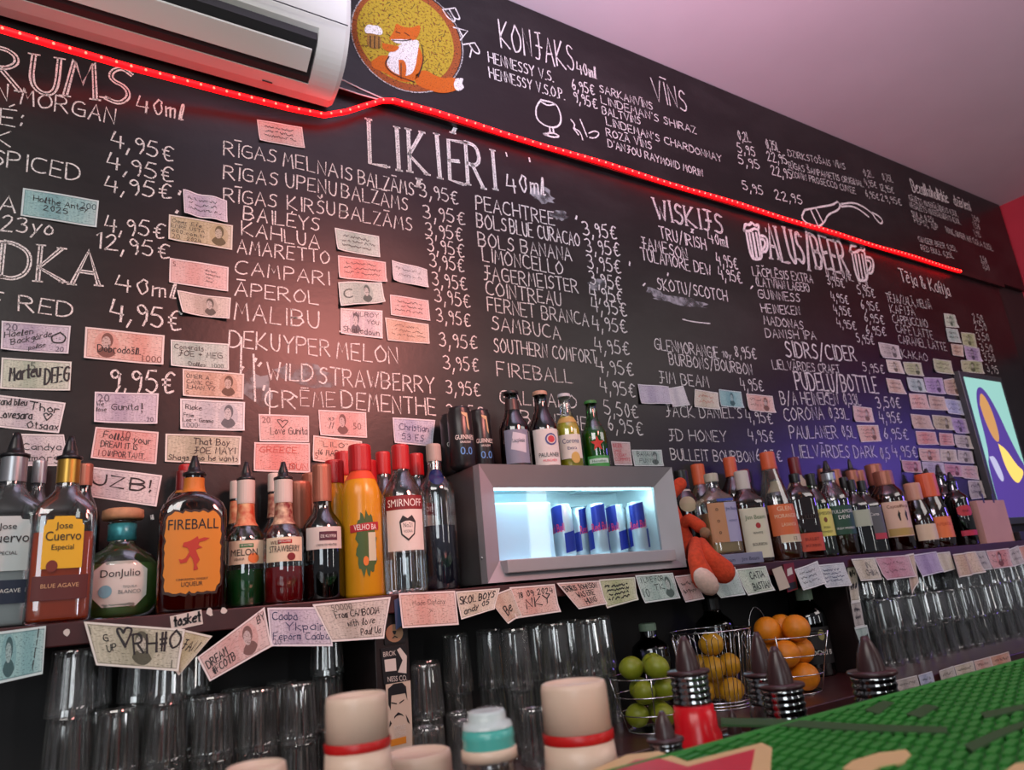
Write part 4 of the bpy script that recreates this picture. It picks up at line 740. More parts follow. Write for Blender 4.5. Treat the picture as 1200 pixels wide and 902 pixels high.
# ------------------------------------------------------------------ bottles
PROF = {
 'spirit': [(0, 0), (.9, 0), (.98, .012), (1, .04), (1, .60), (.97, .65), (.82, .71), (.58, .765), (.43, .80), (.37, .84), (.35, .93), (.36, 1)],
 'liqueur': [(0, 0), (.95, 0), (1, .02), (1, .50), (.95, .545), (.72, .60), (.50, .645), (.44, .69), (.40, .85), (.40, 1)],
 'jug': [(0, 0), (.95, 0), (1, .02), (1, .64), (.96, .70), (.80, .76), (.55, .82), (.42, .87), (.38, .93), (.38, 1)],
 'beer': [(0, 0), (.93, 0), (1, .02), (1, .50), (.95, .56), (.72, .66), (.52, .75), (.43, .85), (.40, .95), (.46, .955), (.46, .975), (.42, .98), (.42, 1)],
 'longneck': [(0, 0), (.93, 0), (1, .02), (1, .52), (.93, .58), (.62, .68), (.48, .76), (.42, .88), (.40, .96), (.47, .965), (.47, 1)],
 'cone': [(0, 0), (.93, 0), (.97, .015), (1, .10), (.98, .40), (.90, .52), (.66, .68), (.46, .80), (.38, .86), (.35, .93), (.35, 1)],
 'square': [(0, 0), (.92, 0), (.99, .012), (1, .03), (1, .62), (.96, .67), (.80, .715), (.55, .76), (.40, .80), (.36, .84), (.35, 1)],
 'flask': [(0, 0), (.94, 0), (1, .02), (1, .66), (.98, .72), (.88, .775), (.68, .815), (.45, .845), (.33, .87), (.30, .92), (.30, 1)],
 'squat': [(0, 0), (.60, 0), (.80, .03), (.94, .12), (1, .25), (1, .36), (.93, .47), (.76, .56), (.52, .62), (.34, .66), (.30, .70), (.29, .86), (.34, .865), (.34, .89), (.30, .90)],
 'straight': [(0, 0), (.95, 0), (1, .015), (1, .66), (.96, .70), (.75, .745), (.48, .78), (.38, .82), (.36, 1)],
 'tall': [(0, 0), (.95, 0), (1, .015), (1, .70), (.95, .74), (.70, .79), (.5, .82), (.44, .86), (.42, 1)]}
def rad(prof, z):
    for (r0, z0), (r1, z1) in zip(prof, prof[1:]):
        if z0 <= z <= z1 and z1 > z0: return r0 + (r1 - r0) * (z - z0) / (z1 - z0)
    return prof[-1][0]
TINT = {'clear': ((.90, .93, .92), .07), 'amber': ((.50, .22, .08), .06), 'brown': ((.16, .05, .02), .05), 'green': ((.10, .45, .12), .06), 'black': ((.02, .02, .02), .05), 'dark': ((.25, .20, .16), .06), 'olive': ((.15, .20, .08), .05)}
def L_(*c): return pbr('label_%d_%d_%d' % c, sc(*c), .55)
def Ink(*c): return pbr('print_%d_%d_%d' % c, sc(*c), .55)
m_pour = pbr('pourer_plastic', (.012, .012, .014), .3)
m_alu = pbr('brushed_metal', (.62, .62, .64), .32, metal=1.0)
GB = 'bottles on the wall shelf'
# standing places on the shelf, spaced so that no two bottles touch (base centre, distance from the wall, girth)
FIT = [[29.8, -0.046, 0.91], [87.7, -0.049, 0.96], [-2.3, -0.119, 0.97], [66.4, -0.199, 0.88], [137.5, -0.124, 0.99], [214.3, -0.059, 0.92], [209, -0.127, 0.7], [223.0, -0.197, 0.95], [275.8, -0.051, 1.0], [322.1, -0.054, 1.0], [287.0, -0.139, 1.0], [332.6, -0.188, 0.99], [352.1, -0.089, 1.0], [370, -0.059, 1.0], [379.8, -0.183, 1.0], [395.3, -0.119, 0.99], [408.1, -0.058, 1.0], [437.3, -0.124, 0.96], [427.0, -0.189, 0.99], [455.4, -0.072, 1.0], [496.0, -0.066, 1.0], [477.1, -0.186, 1.0], [518.1, -0.158, 1.0], [815.1, -0.081, 1.0], [836.3, -0.065, 1.0], [876.0, -0.071, 1.0], [891.9, -0.056, 1.0], [926.2, -0.062, 1.0], [952.7, -0.062, 1.0], [984.5, -0.106, 1.0], [983.1, -0.059, 0.88], [999.8, -0.065, 0.9], [1019.0, -0.074, 0.93], [1027.9, -0.057, 0.93], [1046.0, -0.065, 0.98], [848.2, -0.179, 1.0], [886.9, -0.151, 1.0], [922.2, -0.171, 1.0], [949.7, -0.174, 1.0], [969.0, -0.167, 1.0], [990.2, -0.169, 1.0], [1007.3, -0.133, 1.01], [1015.4, -0.188, 0.99], [1027.7, -0.147, 1.0], [1055.1, -0.158, 1.0], [1086.2, -0.176, 1.0], [1104.3, -0.178, 1.0], [1107.7, -0.069, 0.99], [1122.3, -0.07, 1.0], [1134.1, -0.157, 1.0]]
NB = [0]
def bottle(label, px, Y, top, wpx, shape, glass='clear', liq=None, fill=.55, cap=None, capz=.86, pourer=None, labs=(), texts=(), n=2.0, flat=1.0, rot=None, zb=ZS, group=GB, neck=None, name='liquor_bottle', cat='bottle', extra=None, solid=None, turn=.75):
    """px, top, wpx: base centre, top edge and width in the photograph; Y: distance from the wall; everything is built at real size on the shelf"""
    if NB[0] < len(FIT): px, Y, k_ = FIT[NB[0]]; wpx *= k_
    NB[0] += 1
    X = x_for(px, Y, zb); H = z_for(X, Y, top) - zb; R = wpx * depth((X, Y, zb + H * .3)) / FPX / 2
    rz = math.atan2(-X, 1.65 + Y) * turn if rot is None else rot
    root = empty(name, (X, Y, zb + .0006), label, cat, group, rz); prof = PROF[shape]
    Hg = H * (.87 if pourer else 1.0)
    def fn(r, z, a, R=R, off=0.0):
        k = max(0.0, min(1.0, (r / R - .5) / .35)); nn = 2 + (n - 2) * k; fl = 1 + (flat - 1) * k
        c, s = math.cos(a), math.sin(a)
        return (math.copysign(abs(c) ** (2 / nn), c) * r, math.copysign(abs(s) ** (2 / nn), s) * r * fl, z)
    seg = 40 if n > 2 else 28
    gm = solid or clear_glass('glass_' + glass, *TINT[glass])
    MB().lathe([(r * R, z * Hg) for r, z in prof], seg, fn=fn).build('glass_body', gm, parent=root, smooth=True)
    if liq:
        zs = [q for q in prof if q[1] <= fill]; zs = zs + [(rad(prof, fill), fill), (0, fill)]
        MB().lathe([(max(0, r * R * .93 - .0005), .004 + z * (Hg - .004)) for r, z in zs], seg, fn=fn).build('liquid', fluid('liquid_%d_%d_%d' % liq, tuple(min(.85, q * 2.6) for q in sc(*liq)), .30), parent=root, smooth=True)
    def surf(u, z, off=.0006):
        r = rad(prof, z) * R
        if n <= 2.01 or r < R * .6: t = u / max(r, 1e-5); return Vector(((r + off) * math.sin(t), -(r + off) * math.cos(t), z * Hg))
        b = r * flat; q = min(1.0, abs(u) / r); return Vector((u, -b * (1 - q ** n) ** (1 / n) - off, z * Hg))
    made = {}
    for i, lb in enumerate(labs):      # (part name, z0, z1, half width in radii, material, shape, u offset)
        nm, z0, z1, hw, mt = lb[:5]; sh = lb[5] if len(lb) > 5 else 'rect'; uo = (lb[6] if len(lb) > 6 else 0) * R
        off = .0005 + .0004 * i; b = MB()
        if sh == 'rect':
            nu, nz = 16, 4; vs = [surf(uo + (-1 + 2 * a / nu) * hw * R, z0 + (z1 - z0) * c / nz, off) for c in range(nz + 1) for a in range(nu + 1)]
            b.add(vs, [(c * (nu + 1) + a, c * (nu + 1) + a + 1, (c + 1) * (nu + 1) + a + 1, (c + 1) * (nu + 1) + a) for c in range(nz) for a in range(nu)])
        else:                            # outline given as points in -1..1
            zc, hz = (z0 + z1) / 2, (z1 - z0) / 2; pts = sh if isinstance(sh, list) else [(math.cos(t), math.sin(t)) for t in [k * math.pi / 16 for k in range(32)]]
            pts = [(pts[k][0] + (pts[(k + 1) % len(pts)][0] - pts[k][0]) * t / 4, pts[k][1] + (pts[(k + 1) % len(pts)][1] - pts[k][1]) * t / 4) for k in range(len(pts)) for t in range(4)] if len(pts) < 20 else pts
            rings = 5; N_ = len(pts); vs = [surf(uo + x * k / rings * hw * R, zc + y * k / rings * hz, off) for k in range(1, rings + 1) for x, y in pts] + [surf(uo, zc, off)]
            fs = [(k * N_ + a, k * N_ + (a + 1) % N_, (k + 1) * N_ + (a + 1) % N_, (k + 1) * N_ + a) for k in range(rings - 1) for a in range(N_)] + [(len(vs) - 1, (a + 1) % N_, a) for a in range(N_)]
            b.add(vs, fs)
        made[nm] = b.build(nm, mt, parent=root, smooth=True, recalc=False)
    tb = {}
    for t in texts:                      # (text, on label, u, z, cap height / H, max width in radii, material, hand)
        s_, on, u, z, h, mw, mt = t[:7]; key = (on, mt.name); b = tb.setdefault(key, (MB(), mt))[0]
        if len(t) > 7:
            pl, w = glyphs(s_, .15); k = mw * R / w
            for p, r in pl: ribbon(b, [surf(u * R - mw * R / 2 + a * k, z + bb * h / 8, .0030) for a, bb in p], h * H * .06, Vector((0, -1, 0)))
        else: printed(b, s_, lambda a, c: surf(u * R + a, z + c / Hg, .0018), 0, 0, h * Hg, mw * R)
    for (on, _), (b, mt) in tb.items(): b.build('lettering', mt, parent=made.get(on, root), recalc=False)
    rt = rad(prof, 1.0) * R
    if neck:                             # a paper or foil sleeve round the neck: (z0, z1, material)
        z0, z1, mt = neck; MB().lathe([(rad(prof, z0 + (z1 - z0) * k / 6) * R + .0008, (z0 + (z1 - z0) * k / 6) * Hg) for k in range(7)], 24).build('neck_label', mt, parent=root, smooth=True)
    if cap:
        z0 = capz * Hg; r = rad(prof, capz) * R + .0015
        MB().lathe([(r, z0), (r * 1.02, z0 + .004), (r * 1.02, Hg - .004), (r * .98, Hg + .0005), (r * .8, Hg + .002), (0, Hg + .002)], 24).build('cap', cap, parent=root, smooth=False, bevel=.0006)
    if pourer:
        r = rt * 1.05; b = MB(); z = Hg
        b.lathe([(r * .9, z - .004), (r * 1.15, z - .002), (r * 1.15, z + .003), (r * .7, z + .006), (r * .62, z + .014), (r * .42, H - .012), (r * .26, H - .001), (0, H)], 16)
        b.build('pourer', m_pour, parent=root, smooth=True)
    if extra: extra(root, surf, R, Hg)
    return root
wh, bk = Ink(235, 232, 225), Ink(25, 22, 24); gold = pbr('gold_foil', sc(190, 150, 70), .3, metal=.8); copper = pbr('copper_foil', sc(165, 105, 85), .4, metal=.5)
silver = pbr('silver_foil', sc(170, 175, 180), .3, metal=.7); redcap = pbr('red_cap', sc(175, 25, 30), .35); orcap = pbr('orange_cap', sc(215, 95, 55), .4); whcap = pbr('white_cap', sc(205, 195, 185), .45); blkcap = pbr('black_cap', sc(18, 17, 18), .35); redamb = pbr('dark_red_cap', sc(110, 20, 22), .35)
ARCH = [(-1, -1), (1, -1), (1, .62), (.9, .70), (.86, .86), (.55, .88), (.48, 1), (-.48, 1), (-.55, .88), (-.86, .86), (-.9, .70), (-1, .62)]
def rough_edge(nn, amp, p=8):
    out = []
    for k in range(nn):
        t = 2 * math.pi * k / nn; c, s = math.cos(t), math.sin(t); q = 1 / (abs(c) ** p + abs(s) ** p) ** (1 / p); q *= 1 + amp * math.sin(k * 2.1) * (.6 + .4 * math.sin(k * .7)); out.append((c * q, s * q))
    return out
# --- back row first (mostly hidden), then the front row
bottle('grey capped bottle hidden behind the silver tequila', 27, -.06, 541, 40, 'spirit', 'clear', (120, 120, 120), .5, cap=silver)
bottle('copper capped bottle hidden behind the gold tequila', 90, -.06, 545, 40, 'spirit', 'brown', (40, 20, 12), .5, cap=copper)
bottle('silver tequila bottle with navy base label, cut by the frame', -2, -.15, 507, 78, 'square', 'clear', (150, 160, 165), .36, pourer=1, n=5, flat=.8, neck=(.84, .99, silver),
       labs=[('front_label', .31, .62, .62, L_(205, 215, 212), ARCH), ('base_label', .13, .26, .82, L_(25, 38, 62))], texts=[('Cuervo', 'front_label', .02, .47, .055, 1.1, bk), ('Jose', 'front_label', 0, .545, .035, .5, bk), ('ESPECIAL', 'front_label', 0, .40, .02, .7, bk), ('BLUE AGAVE', 'base_label', 0, .19, .022, 1.3, wh)])
bottle('gold tequila bottle with yellow label and amber spirit', 69, -.16, 511, 76, 'square', 'clear', (150, 62, 25), .52, pourer=1, n=5, flat=.8, neck=(.84, .99, gold),
       labs=[('front_label', .31, .62, .60, L_(236, 180, 30), ARCH), ('base_label', .13, .27, .82, L_(92, 32, 28))], texts=[('Cuervo', 'front_label', 0, .475, .055, 1.05, bk), ('Jose', 'front_label', 0, .545, .038, .5, bk), ('Especial', 'front_label', 0, .42, .032, .65, bk), ('BLUE AGAVE', 'base_label', 0, .20, .024, 1.3, L_(215, 165, 120))],
       extra=lambda r, s, R, H: MB().add([s(-.28 * R + .17 * R * math.cos(t), .325 + .035 * math.sin(t), .0016) for t in [k * .3142 for k in range(20)]], [tuple(range(20))]).build('seal', L_(120, 40, 22), parent=r, recalc=False))
def cork(r, s, R, H):
    MB().lathe([(R * .28, H * .895), (R * .48, H * .90), (R * .50, H * .93), (R * .49, H * .985), (R * .40, H), (0, H)], 24).build('cork_stopper', pbr('cork', sc(200, 150, 110), .7, noise=.2, nscale=90), parent=r, smooth=True)
    MB().lathe([(R * .31, H * .70), (R * .345, H * .71), (R * .335, H * .77), (R * .345, H * .855), (R * .30, H * .86)], 24).build('neck_band', pbr('teal_foil', sc(60, 160, 170), .3, metal=.3, noise=.4, nscale=60), parent=r, smooth=True)
OCT = [(-1, -.55), (-.62, -1), (.62, -1), (1, -.55), (1, .6), (.55, 1), (-.55, 1), (-1, .6)]
bottle('squat round tequila bottle with cork stopper and teal neck band', 138, -.17, 597, 92, 'squat', 'clear', (105, 138, 82), .47, n=2.2, flat=.78, labs=[('front_label', .10, .50, .60, L_(218, 215, 205), OCT)],
       texts=[('DonJulio', 'front_label', 0, .36, .065, 1.05, bk), ('BLANCO', 'front_label', .22, .21, .032, .55, L_(120, 130, 130)), ('TEQUILA', 'front_label', .22, .26, .02, .5, L_(120, 130, 130))],
       extra=lambda r, s, R, H: (cork(r, s, R, H), MB().add([s(-.32 * R + .15 * R * math.cos(t), .235 + .055 * math.sin(t), .0016) for t in [k * .3142 for k in range(20)]], [tuple(range(20))]).build('seal', L_(130, 180, 195), parent=r, recalc=False)))
bottle('red capped cinnamon whisky bottle hidden behind the big one', 214, -.06, 546, 52, 'flask', 'amber', (110, 35, 20), .6, cap=redcap, neck=(.86, .92, L_(190, 110, 40)))
bottle('second cinnamon whisky bottle hidden at the back, orange neck band', 200, -.045, 553, 50, 'flask', 'amber', (110, 35, 20), .6, cap=redamb, neck=(.84, .95, L_(190, 110, 40)))
BEAST = [(-.55, .62), (-.2, .70), (.0, .80), (.25, .95), (.30, .78), (.62, .86), (.95, .82), (.70, .68), (.35, .62), (.30, .45), (.55, .30), (.35, .28), (.15, .20), (.28, -.1), (.40, -.35), (.22, -.6), (.32, -.85), (.05, -.92), (.08, -.6), (-.02, -.3), (-.15, -.1), (-.35, -.45), (-.70, -.50), (-.80, -.25), (-.62, -.30), (-.42, -.22), (-.22, .10), (-.30, .32), (-.60, .40)]
bottle('cinnamon whisky flask with burnt edged orange label and red beast', 226, -.15, 534, 78, 'flask', 'amber', (105, 30, 18), .62, pourer=1, n=4, flat=.62, neck=(.86, .97, L_(205, 120, 40)),
       labs=[('front_label', .13, .70, .80, L_(212, 132, 32), rough_edge(64, .045)), ('label_edge', .112, .718, .86, L_(50, 25, 12), rough_edge(64, .045))][::-1],
       texts=[('FIREBALL', 'front_label', 0, .575, .075, 1.45, bk), ('LIQUEUR', 'front_label', 0, .175, .03, .6, bk), ('CINNAMON WHISKY', 'front_label', 0, .215, .016, .9, bk)],
       extra=lambda r, s, R, H: MB().add([s(x * .5 * R, .40 + y * .13, .0022) for x, y in BEAST], [tuple(range(len(BEAST)))]).build('beast_emblem', L_(185, 50, 30), parent=r, recalc=False))
fruit = pbr('fruit_print', sc(225, 190, 140), .5, col2=sc(190, 70, 40), nscale=55); berry = pbr('berry_print', sc(228, 205, 170), .5, col2=sc(120, 20, 25), nscale=60)
bottle('white capped liqueur bottle hidden behind the melon liqueur', 276, -.05, 565, 36, 'liqueur', 'clear', (25, 60, 30), .45, cap=whcap, neck=(.66, .84, fruit))
bottle('white necked liqueur bottle hidden behind the strawberry liqueur', 322, -.05, 556, 36, 'liqueur', 'clear', (60, 12, 14), .45, cap=whcap, neck=(.66, .84, berry))
def band(c): return L_(*c)
bottle('melon liqueur bottle with green liquid and fruit patterned neck', 287, -.14, 541, 45, 'liqueur', 'clear', (14, 74, 30), .27, pourer=1, cap=whcap, capz=.80, neck=(.62, .80, fruit),
       labs=[('front_label', .32, .50, .98, L_(222, 205, 175)), ('brand_ribbon', .445, .475, .34, L_(40, 120, 60)), ('fruit_picture', .325, .40, .28, L_(215, 120, 60), 'oval', .35)], texts=[('MELON', 'front_label', -.12, .385, .050, 1.3, bk), ('DE KUYPER', 'brand_ribbon', 0, .455, .014, .55, wh), ('LIQUEUR', 'front_label', -.35, .35, .018, .5, bk)])
bottle('wild strawberry liqueur bottle with red liquid', 334, -.14, 541, 47, 'liqueur', 'clear', (110, 12, 18), .27, pourer=1, cap=whcap, capz=.80, neck=(.62, .80, berry),
       labs=[('front_label', .32, .51, .98, L_(222, 205, 175)), ('brand_ribbon', .46, .49, .34, L_(165, 35, 30)), ('fruit_picture', .325, .385, .2, L_(120, 25, 30), 'oval', .3)], texts=[('STRAWBERRY', 'front_label', 0, .395, .050, 1.5, bk), ('WILD', 'front_label', -.45, .455, .03, .5, bk), ('DE KUYPER', 'brand_ribbon', 0, .47, .014, .55, wh)])
bottle('dark bottle with copper cap third back, left of the copper capped liqueur', 352, -.05, 566, 24, 'tall', 'dark', (20, 25, 18), .5, cap=copper, capz=.6)
bottle('dark bottle with copper cap just behind the copper capped liqueur', 368, -.07, 556, 26, 'tall', 'dark', (20, 25, 18), .5, cap=copper, capz=.6)
bottle('dark green liqueur bottle with white label and copper foil neck', 381, -.15, 546, 47, 'liqueur', 'dark', (8, 26, 14), .5, cap=copper, capz=.72,
       labs=[('front_label', .36, .52, .98, L_(205, 198, 190)), ('brand_ribbon', .42, .485, .45, L_(80, 30, 50), 'rect', .2)], texts=[('DE KUYPER', 'brand_ribbon', .2, .44, .022, .75, wh), ('CREME DE MENTHE', 'front_label', .1, .38, .016, 1.0, bk)])
ylw = pbr('yellow_glaze', sc(210, 150, 28), .25, noise=.1, nscale=14)
for px, Y, top, w, lab in ((398, -.05, 541, 40, 'yellow bottle with red cap farthest back, left of the front yellow bottle'), (409, -.09, 531, 42, 'yellow bottle with red cap directly behind the front yellow bottle'), (440, -.06, 541, 36, 'red capped yellow bottle half hidden by the vodka bottles')):
    bottle(lab, px, Y, top, w, 'jug', solid=ylw, cap=redcap, capz=.83)
bottle('yellow cachaca style bottle with red cap and red banner label in front', 425, -.16, 523, 46, 'jug', solid=ylw, cap=redcap, capz=.82,
       labs=[('red_shoulder', .76, .82, 1.6, L_(205, 70, 30)), ('leaf_picture', .14, .52, .50, L_(60, 90, 35), rough_edge(40, .2, 3), .12), ('glass_picture', .22, .40, .20, L_(200, 200, 170), 'rect', .40), ('red_banner', .40, .47, .75, L_(165, 28, 35), [(-1, -.9), (1, -.5), (1, 1), (-1, .5)], .05), ('fruit_picture', .19, .25, .13, L_(220, 120, 40), 'oval', .05)],
       texts=[('VELHO BA', 'red_banner', .08, .418, .036, 1.15, wh)])
VS = L_(222, 215, 205)
for px, Y, top, lab in ((456, -.08, 531, 'red capped vodka bottle behind, left of the front vodka'), (496, -.07, 533, 'red capped vodka bottle behind, right of the front vodka')):
    bottle(lab, px, Y, top, 44, 'spirit', 'clear', None, cap=redcap, capz=.84, labs=[('front_label', .28, .55, 1.1, VS), ('red_band', .53, .62, 1.1, L_(120, 22, 28))], texts=[('SMIRNOFF', 'red_band', 0, .555, .036, 1.6, wh)])
bottle('front vodka bottle with white crest label, red band and red cap', 477, -.17, 523, 50, 'spirit', 'clear', None, cap=redcap, capz=.83,
       labs=[('front_label', .27, .56, .95, VS), ('red_band', .54, .635, .98, L_(125, 22, 28)), ('crest', .33, .50, .42, bk, [(-.9, .5), (-.5, 1), (0, .75), (.5, 1), (.9, .5), (.75, -.5), (0, -1), (-.75, -.5)], .08), ('crest_field', .345, .475, .34, VS, [(-.9, .6), (-.3, .8), (.3, .8), (.9, .6), (.75, -.5), (0, -1), (-.75, -.5)], .08)],
       texts=[('SMIRNOFF', 'red_band', 0, .56, .05, 1.65, wh), ('No21', 'crest_field', .08, .42, .03, .4, bk), ('VODKA', 'crest_field', .08, .385, .018, .4, bk)])
bottle('clear bottle with silver cap and round blue medallion beside the fridge', 518, -.16, 522, 44, 'straight', 'clear', (30, 34, 48), .42, cap=pbr('grey_cap', sc(165, 155, 145), .4), capz=.88,
       labs=[('medallion', .70, .82, .42, pbr('blue_enamel', sc(25, 35, 85), .2), 'oval')])
# beer bottles and stout cans on the fridge come with the fridge
# --- right hand group
GR = 'bottles on the wall shelf'
B = bottle
B('black bottle with a bearded face label behind the plush arm', 815, -.08, 552, 34, 'spirit', 'black', cap=blkcap, capz=.8, neck=(.78, .82, whcap), labs=[('face_label', .56, .72, .6, L_(195, 180, 145), 'oval')], group=GR)
B('orange capped bottle behind the clear honey bourbon', 836, -.06, 545, 34, 'spirit', 'clear', (150, 110, 60), .4, cap=orcap, capz=.8)
B('orange capped bottle behind the cream labelled bourbon, tallest cap', 876, -.06, 537, 34, 'spirit', 'amber', (70, 30, 14), .5, cap=orcap, capz=.82)
B('dark slim bottle with small red cap between the cream and the orange label', 892, -.05, 551, 26, 'spirit', 'dark', (40, 16, 10), .5, cap=redamb)
B('dark bottle with red cap and cream neck behind the orange label', 926, -.06, 547, 30, 'spirit', 'brown', (35, 14, 8), .5, cap=redamb, neck=(.72, .84, L_(200, 190, 150)))
B('dark bottle with tall dark red cap behind the yellow labelled whiskey', 953, -.06, 537, 30, 'spirit', 'brown', (35, 14, 8), .5, cap=redamb, capz=.82, neck=(.70, .82, L_(190, 175, 150)))
B('tan capped bottle behind the green labelled whiskey', 985, -.05, 550, 26, 'spirit', 'amber', (70, 30, 14), .5, cap=copper)
B('black capped bottle at the back, just behind the tan capped one', 992, -.04, 554, 26, 'spirit', 'black', None, cap=blkcap)
B('copper capped bottle at the back, leftmost of the copper row', 1006, -.05, 551, 26, 'cone', 'amber', (70, 30, 14), .5, cap=copper, capz=.78)
B('copper capped bottle with black pourer in the copper row', 1014, -.08, 538, 27, 'cone', 'amber', (70, 30, 14), .5, cap=copper, capz=.78, pourer=1)
B('copper capped bottle at the back, before the captain label', 1024, -.05, 552, 25, 'cone', 'amber', (60, 25, 12), .5, cap=copper, capz=.78)
B('taller copper capped bottle behind the captain label', 1040, -.06, 545, 30, 'spirit', 'amber', (60, 25, 12), .5, cap=copper, capz=.76)
tr = MB().box(-.075, .075, -.045, .045, 0, .030); X_ = x_for(858, -.19, ZS)
trayrot = math.atan2(-X_, 1.46) * .45
tray = tr.build('bottle_stand', L_(125, 125, 150), loc=(X_, -.19, ZS + .0006), bevel=.002); tray.rotation_euler.z = trayrot; tag(tray, 'lilac grey display stand under the clear honey bourbon', 'stand')
b = MB()
for u in (-.038, .035): printed(b, 'Jim Beam', lambda a, c: Vector((u + a, -.0458, .009 + c)), 0, 0, .010, .055)
b.build('lettering', Ink(60, 60, 90), parent=tray, recalc=False)
ZT = ZS + .0312
B('clear honey bourbon bottle with tan and lilac label on the lilac stand', 848, -.185, 556, 42, 'square', 'clear', (150, 130, 95), .5, zb=ZT, n=4, flat=.85, cap=pbr('ivory_cap', sc(190, 180, 160), .4), capz=.90, turn=.45,
  labs=[('side_label', .14, .62, .50, L_(190, 135, 95), 'rect', -.36), ('front_label', .14, .62, .40, L_(165, 160, 190), 'rect', .48), ('shoulder_label', .635, .67, .5, L_(50, 70, 150), 'rect', .2)], texts=[('Jim Beam', 'front_label', .48, .52, .04, .7, Ink(60, 65, 120)), ('HONEY', 'front_label', .48, .38, .025, .5, Ink(60, 65, 120)), ('o', 'side_label', -.4, .52, .05, .3, bk), ('o', 'side_label', -.4, .38, .05, .3, bk), ('o', 'side_label', -.4, .24, .05, .3, bk)])
B('bourbon bottle with tall cream label and white neck beside the honey one', 887, -.15, 553, 38, 'square', 'amber', (75, 32, 12), .6, n=3.5, flat=.9, cap=whcap, capz=.80, turn=.5,
  labs=[('front_label', .05, .58, .95, L_(212, 205, 180)), ('red_seal', .36, .42, .16, L_(165, 35, 40), 'oval', .1)], texts=[('Jim Beam', 'front_label', 0, .46, .045, 1.3, Ink(75, 110, 70)), ('WHITE', 'front_label', 0, .30, .025, .7, bk), ('BOURBON', 'front_label', 0, .18, .03, .9, bk)])
B('tall bottle with orange label, clear shoulders and bright orange cap', 922, -.17, 531, 40, 'cone', 'clear', (70, 28, 14), .42, cap=orcap, capz=.84, turn=.5,
  labs=[('front_label', .22, .50, .95, L_(215, 105, 55)), ('lower_label', .155, .225, .75, L_(215, 195, 165), 'rect', .2)], texts=[('GLEN', 'front_label', 0, .44, .04, .9, Ink(235, 205, 170)), ('MORANGIE', 'front_label', 0, .375, .035, 1.3, Ink(235, 205, 170)), ('LASANTA', 'front_label', .1, .30, .03, .9, Ink(235, 205, 170)), ('12', 'lower_label', .3, .175, .03, .4, bk)])
B('dark amber bourbon flask with small orange red label', 950, -.17, 556, 36, 'flask', 'amber', (52, 18, 10), .7, n=3, flat=.8, pourer=None, cap=blkcap, capz=.90, turn=.5, labs=[('front_label', .08, .29, .82, L_(200, 75, 50))], texts=[('BULLEIT', 'front_label', 0, .20, .035, 1.0, Ink(110, 30, 20)), ('BOURBON', 'front_label', 0, .13, .03, 1.0, Ink(110, 30, 20)), ('BULLEIT', '', 0, .45, .05, 1.2, Ink(60, 35, 25))])
B('whiskey bottle with yellow label behind the dark amber flask', 970, -.13, 556, 30, 'spirit', 'green', (40, 25, 10), .5, cap=blkcap, turn=.5, labs=[('front_label', .24, .56, .98, L_(222, 210, 105)), ('stag_picture', .40, .46, .14, L_(120, 60, 40), 'oval')], texts=[('JAMESON', 'front_label', 0, .49, .035, 1.4, bk), ('IRISH', 'front_label', 0, .33, .025, .6, bk), ('WHISKEY', 'front_label', 0, .28, .022, .8, bk)])
B('whiskey bottle with dark green label and black pourer', 990, -.16, 540, 36, 'jug', 'clear', (46, 22, 12), .48, pourer=1, cap=silver, capz=.9, turn=.5, labs=[('front_label', .24, .58, .98, L_(28, 72, 50))], texts=[('TULLAMORE', 'front_label', 0, .49, .04, 1.5, wh), ('DEW', 'front_label', 0, .42, .045, .8, wh), ('IRISH WHISKEY', 'front_label', 0, .30, .025, 1.2, wh)])
B('slim dark bottle with beige diamond label low on its side', 1006, -.17, 560, 24, 'spirit', 'dark', (20, 12, 10), .55, cap=blkcap, turn=.5, labs=[('front_label', .08, .20, .85, L_(200, 165, 110))])
B('slim dark bottle with pale square label between beige and grey ones', 1015, -.13, 563, 24, 'square', 'dark', (18, 14, 14), .55, n=4, cap=blkcap, turn=.5, labs=[('front_label', .36, .58, .9, L_(175, 180, 160))])
B('slim bottle with grey label and pink square at its foot', 1027, -.16, 564, 26, 'square', 'dark', (18, 14, 14), .55, n=4, cap=blkcap, turn=.5, labs=[('front_label', .26, .62, .85, L_(95, 95, 100)), ('pink_square', .18, .26, .6, L_(190, 60, 80), 'rect', .2)], texts=[('Carta', 'front_label', 0, .50, .04, 1.2, wh)])
B('spiced rum bottle with wide cream label of two captains', 1055, -.16, 553, 37, 'jug', 'amber', (55, 20, 10), .6, cap=copper, capz=.82, turn=.5, labs=[('front_label', .17, .60, .98, L_(225, 185, 160)), ('gold_band', .18, .27, .9, L_(185, 150, 80)), ('figure', .36, .49, .10, bk, [(-.4, -1), (.4, -1), (.6, .2), (1, .4), (.3, .6), (0, 1), (-.4, .6), (-1, .1)], -.1), ('figure', .36, .49, .10, bk, [(-.4, -1), (.4, -1), (.6, .2), (1, .4), (.3, .6), (0, 1), (-.4, .6), (-1, .1)], .38)], texts=[('Captain', 'front_label', -.3, .52, .04, .8, Ink(120, 60, 40)), ('Morgan', 'front_label', .4, .52, .04, .7, Ink(120, 60, 40))])
B('bottle with pinkish cap and cream foil label, first after the captain', 1086, -.17, 567, 30, 'cone', 'amber', (70, 30, 20), .5, cap=pbr('pink_cap', sc(200, 145, 120), .4), capz=.74, turn=.5, labs=[('front_label', .12, .36, .95, L_(225, 195, 165))])
B('bottle with orange neck and bright orange label beside the black bottles', 1104, -.18, 556, 32, 'cone', 'amber', (70, 26, 14), .5, cap=orcap, capz=.68, turn=.5, labs=[('front_label', .12, .40, .98, L_(235, 120, 65))], texts=[('APEROL', 'front_label', 0, .28, .04, 1.3, Ink(200, 80, 40))])
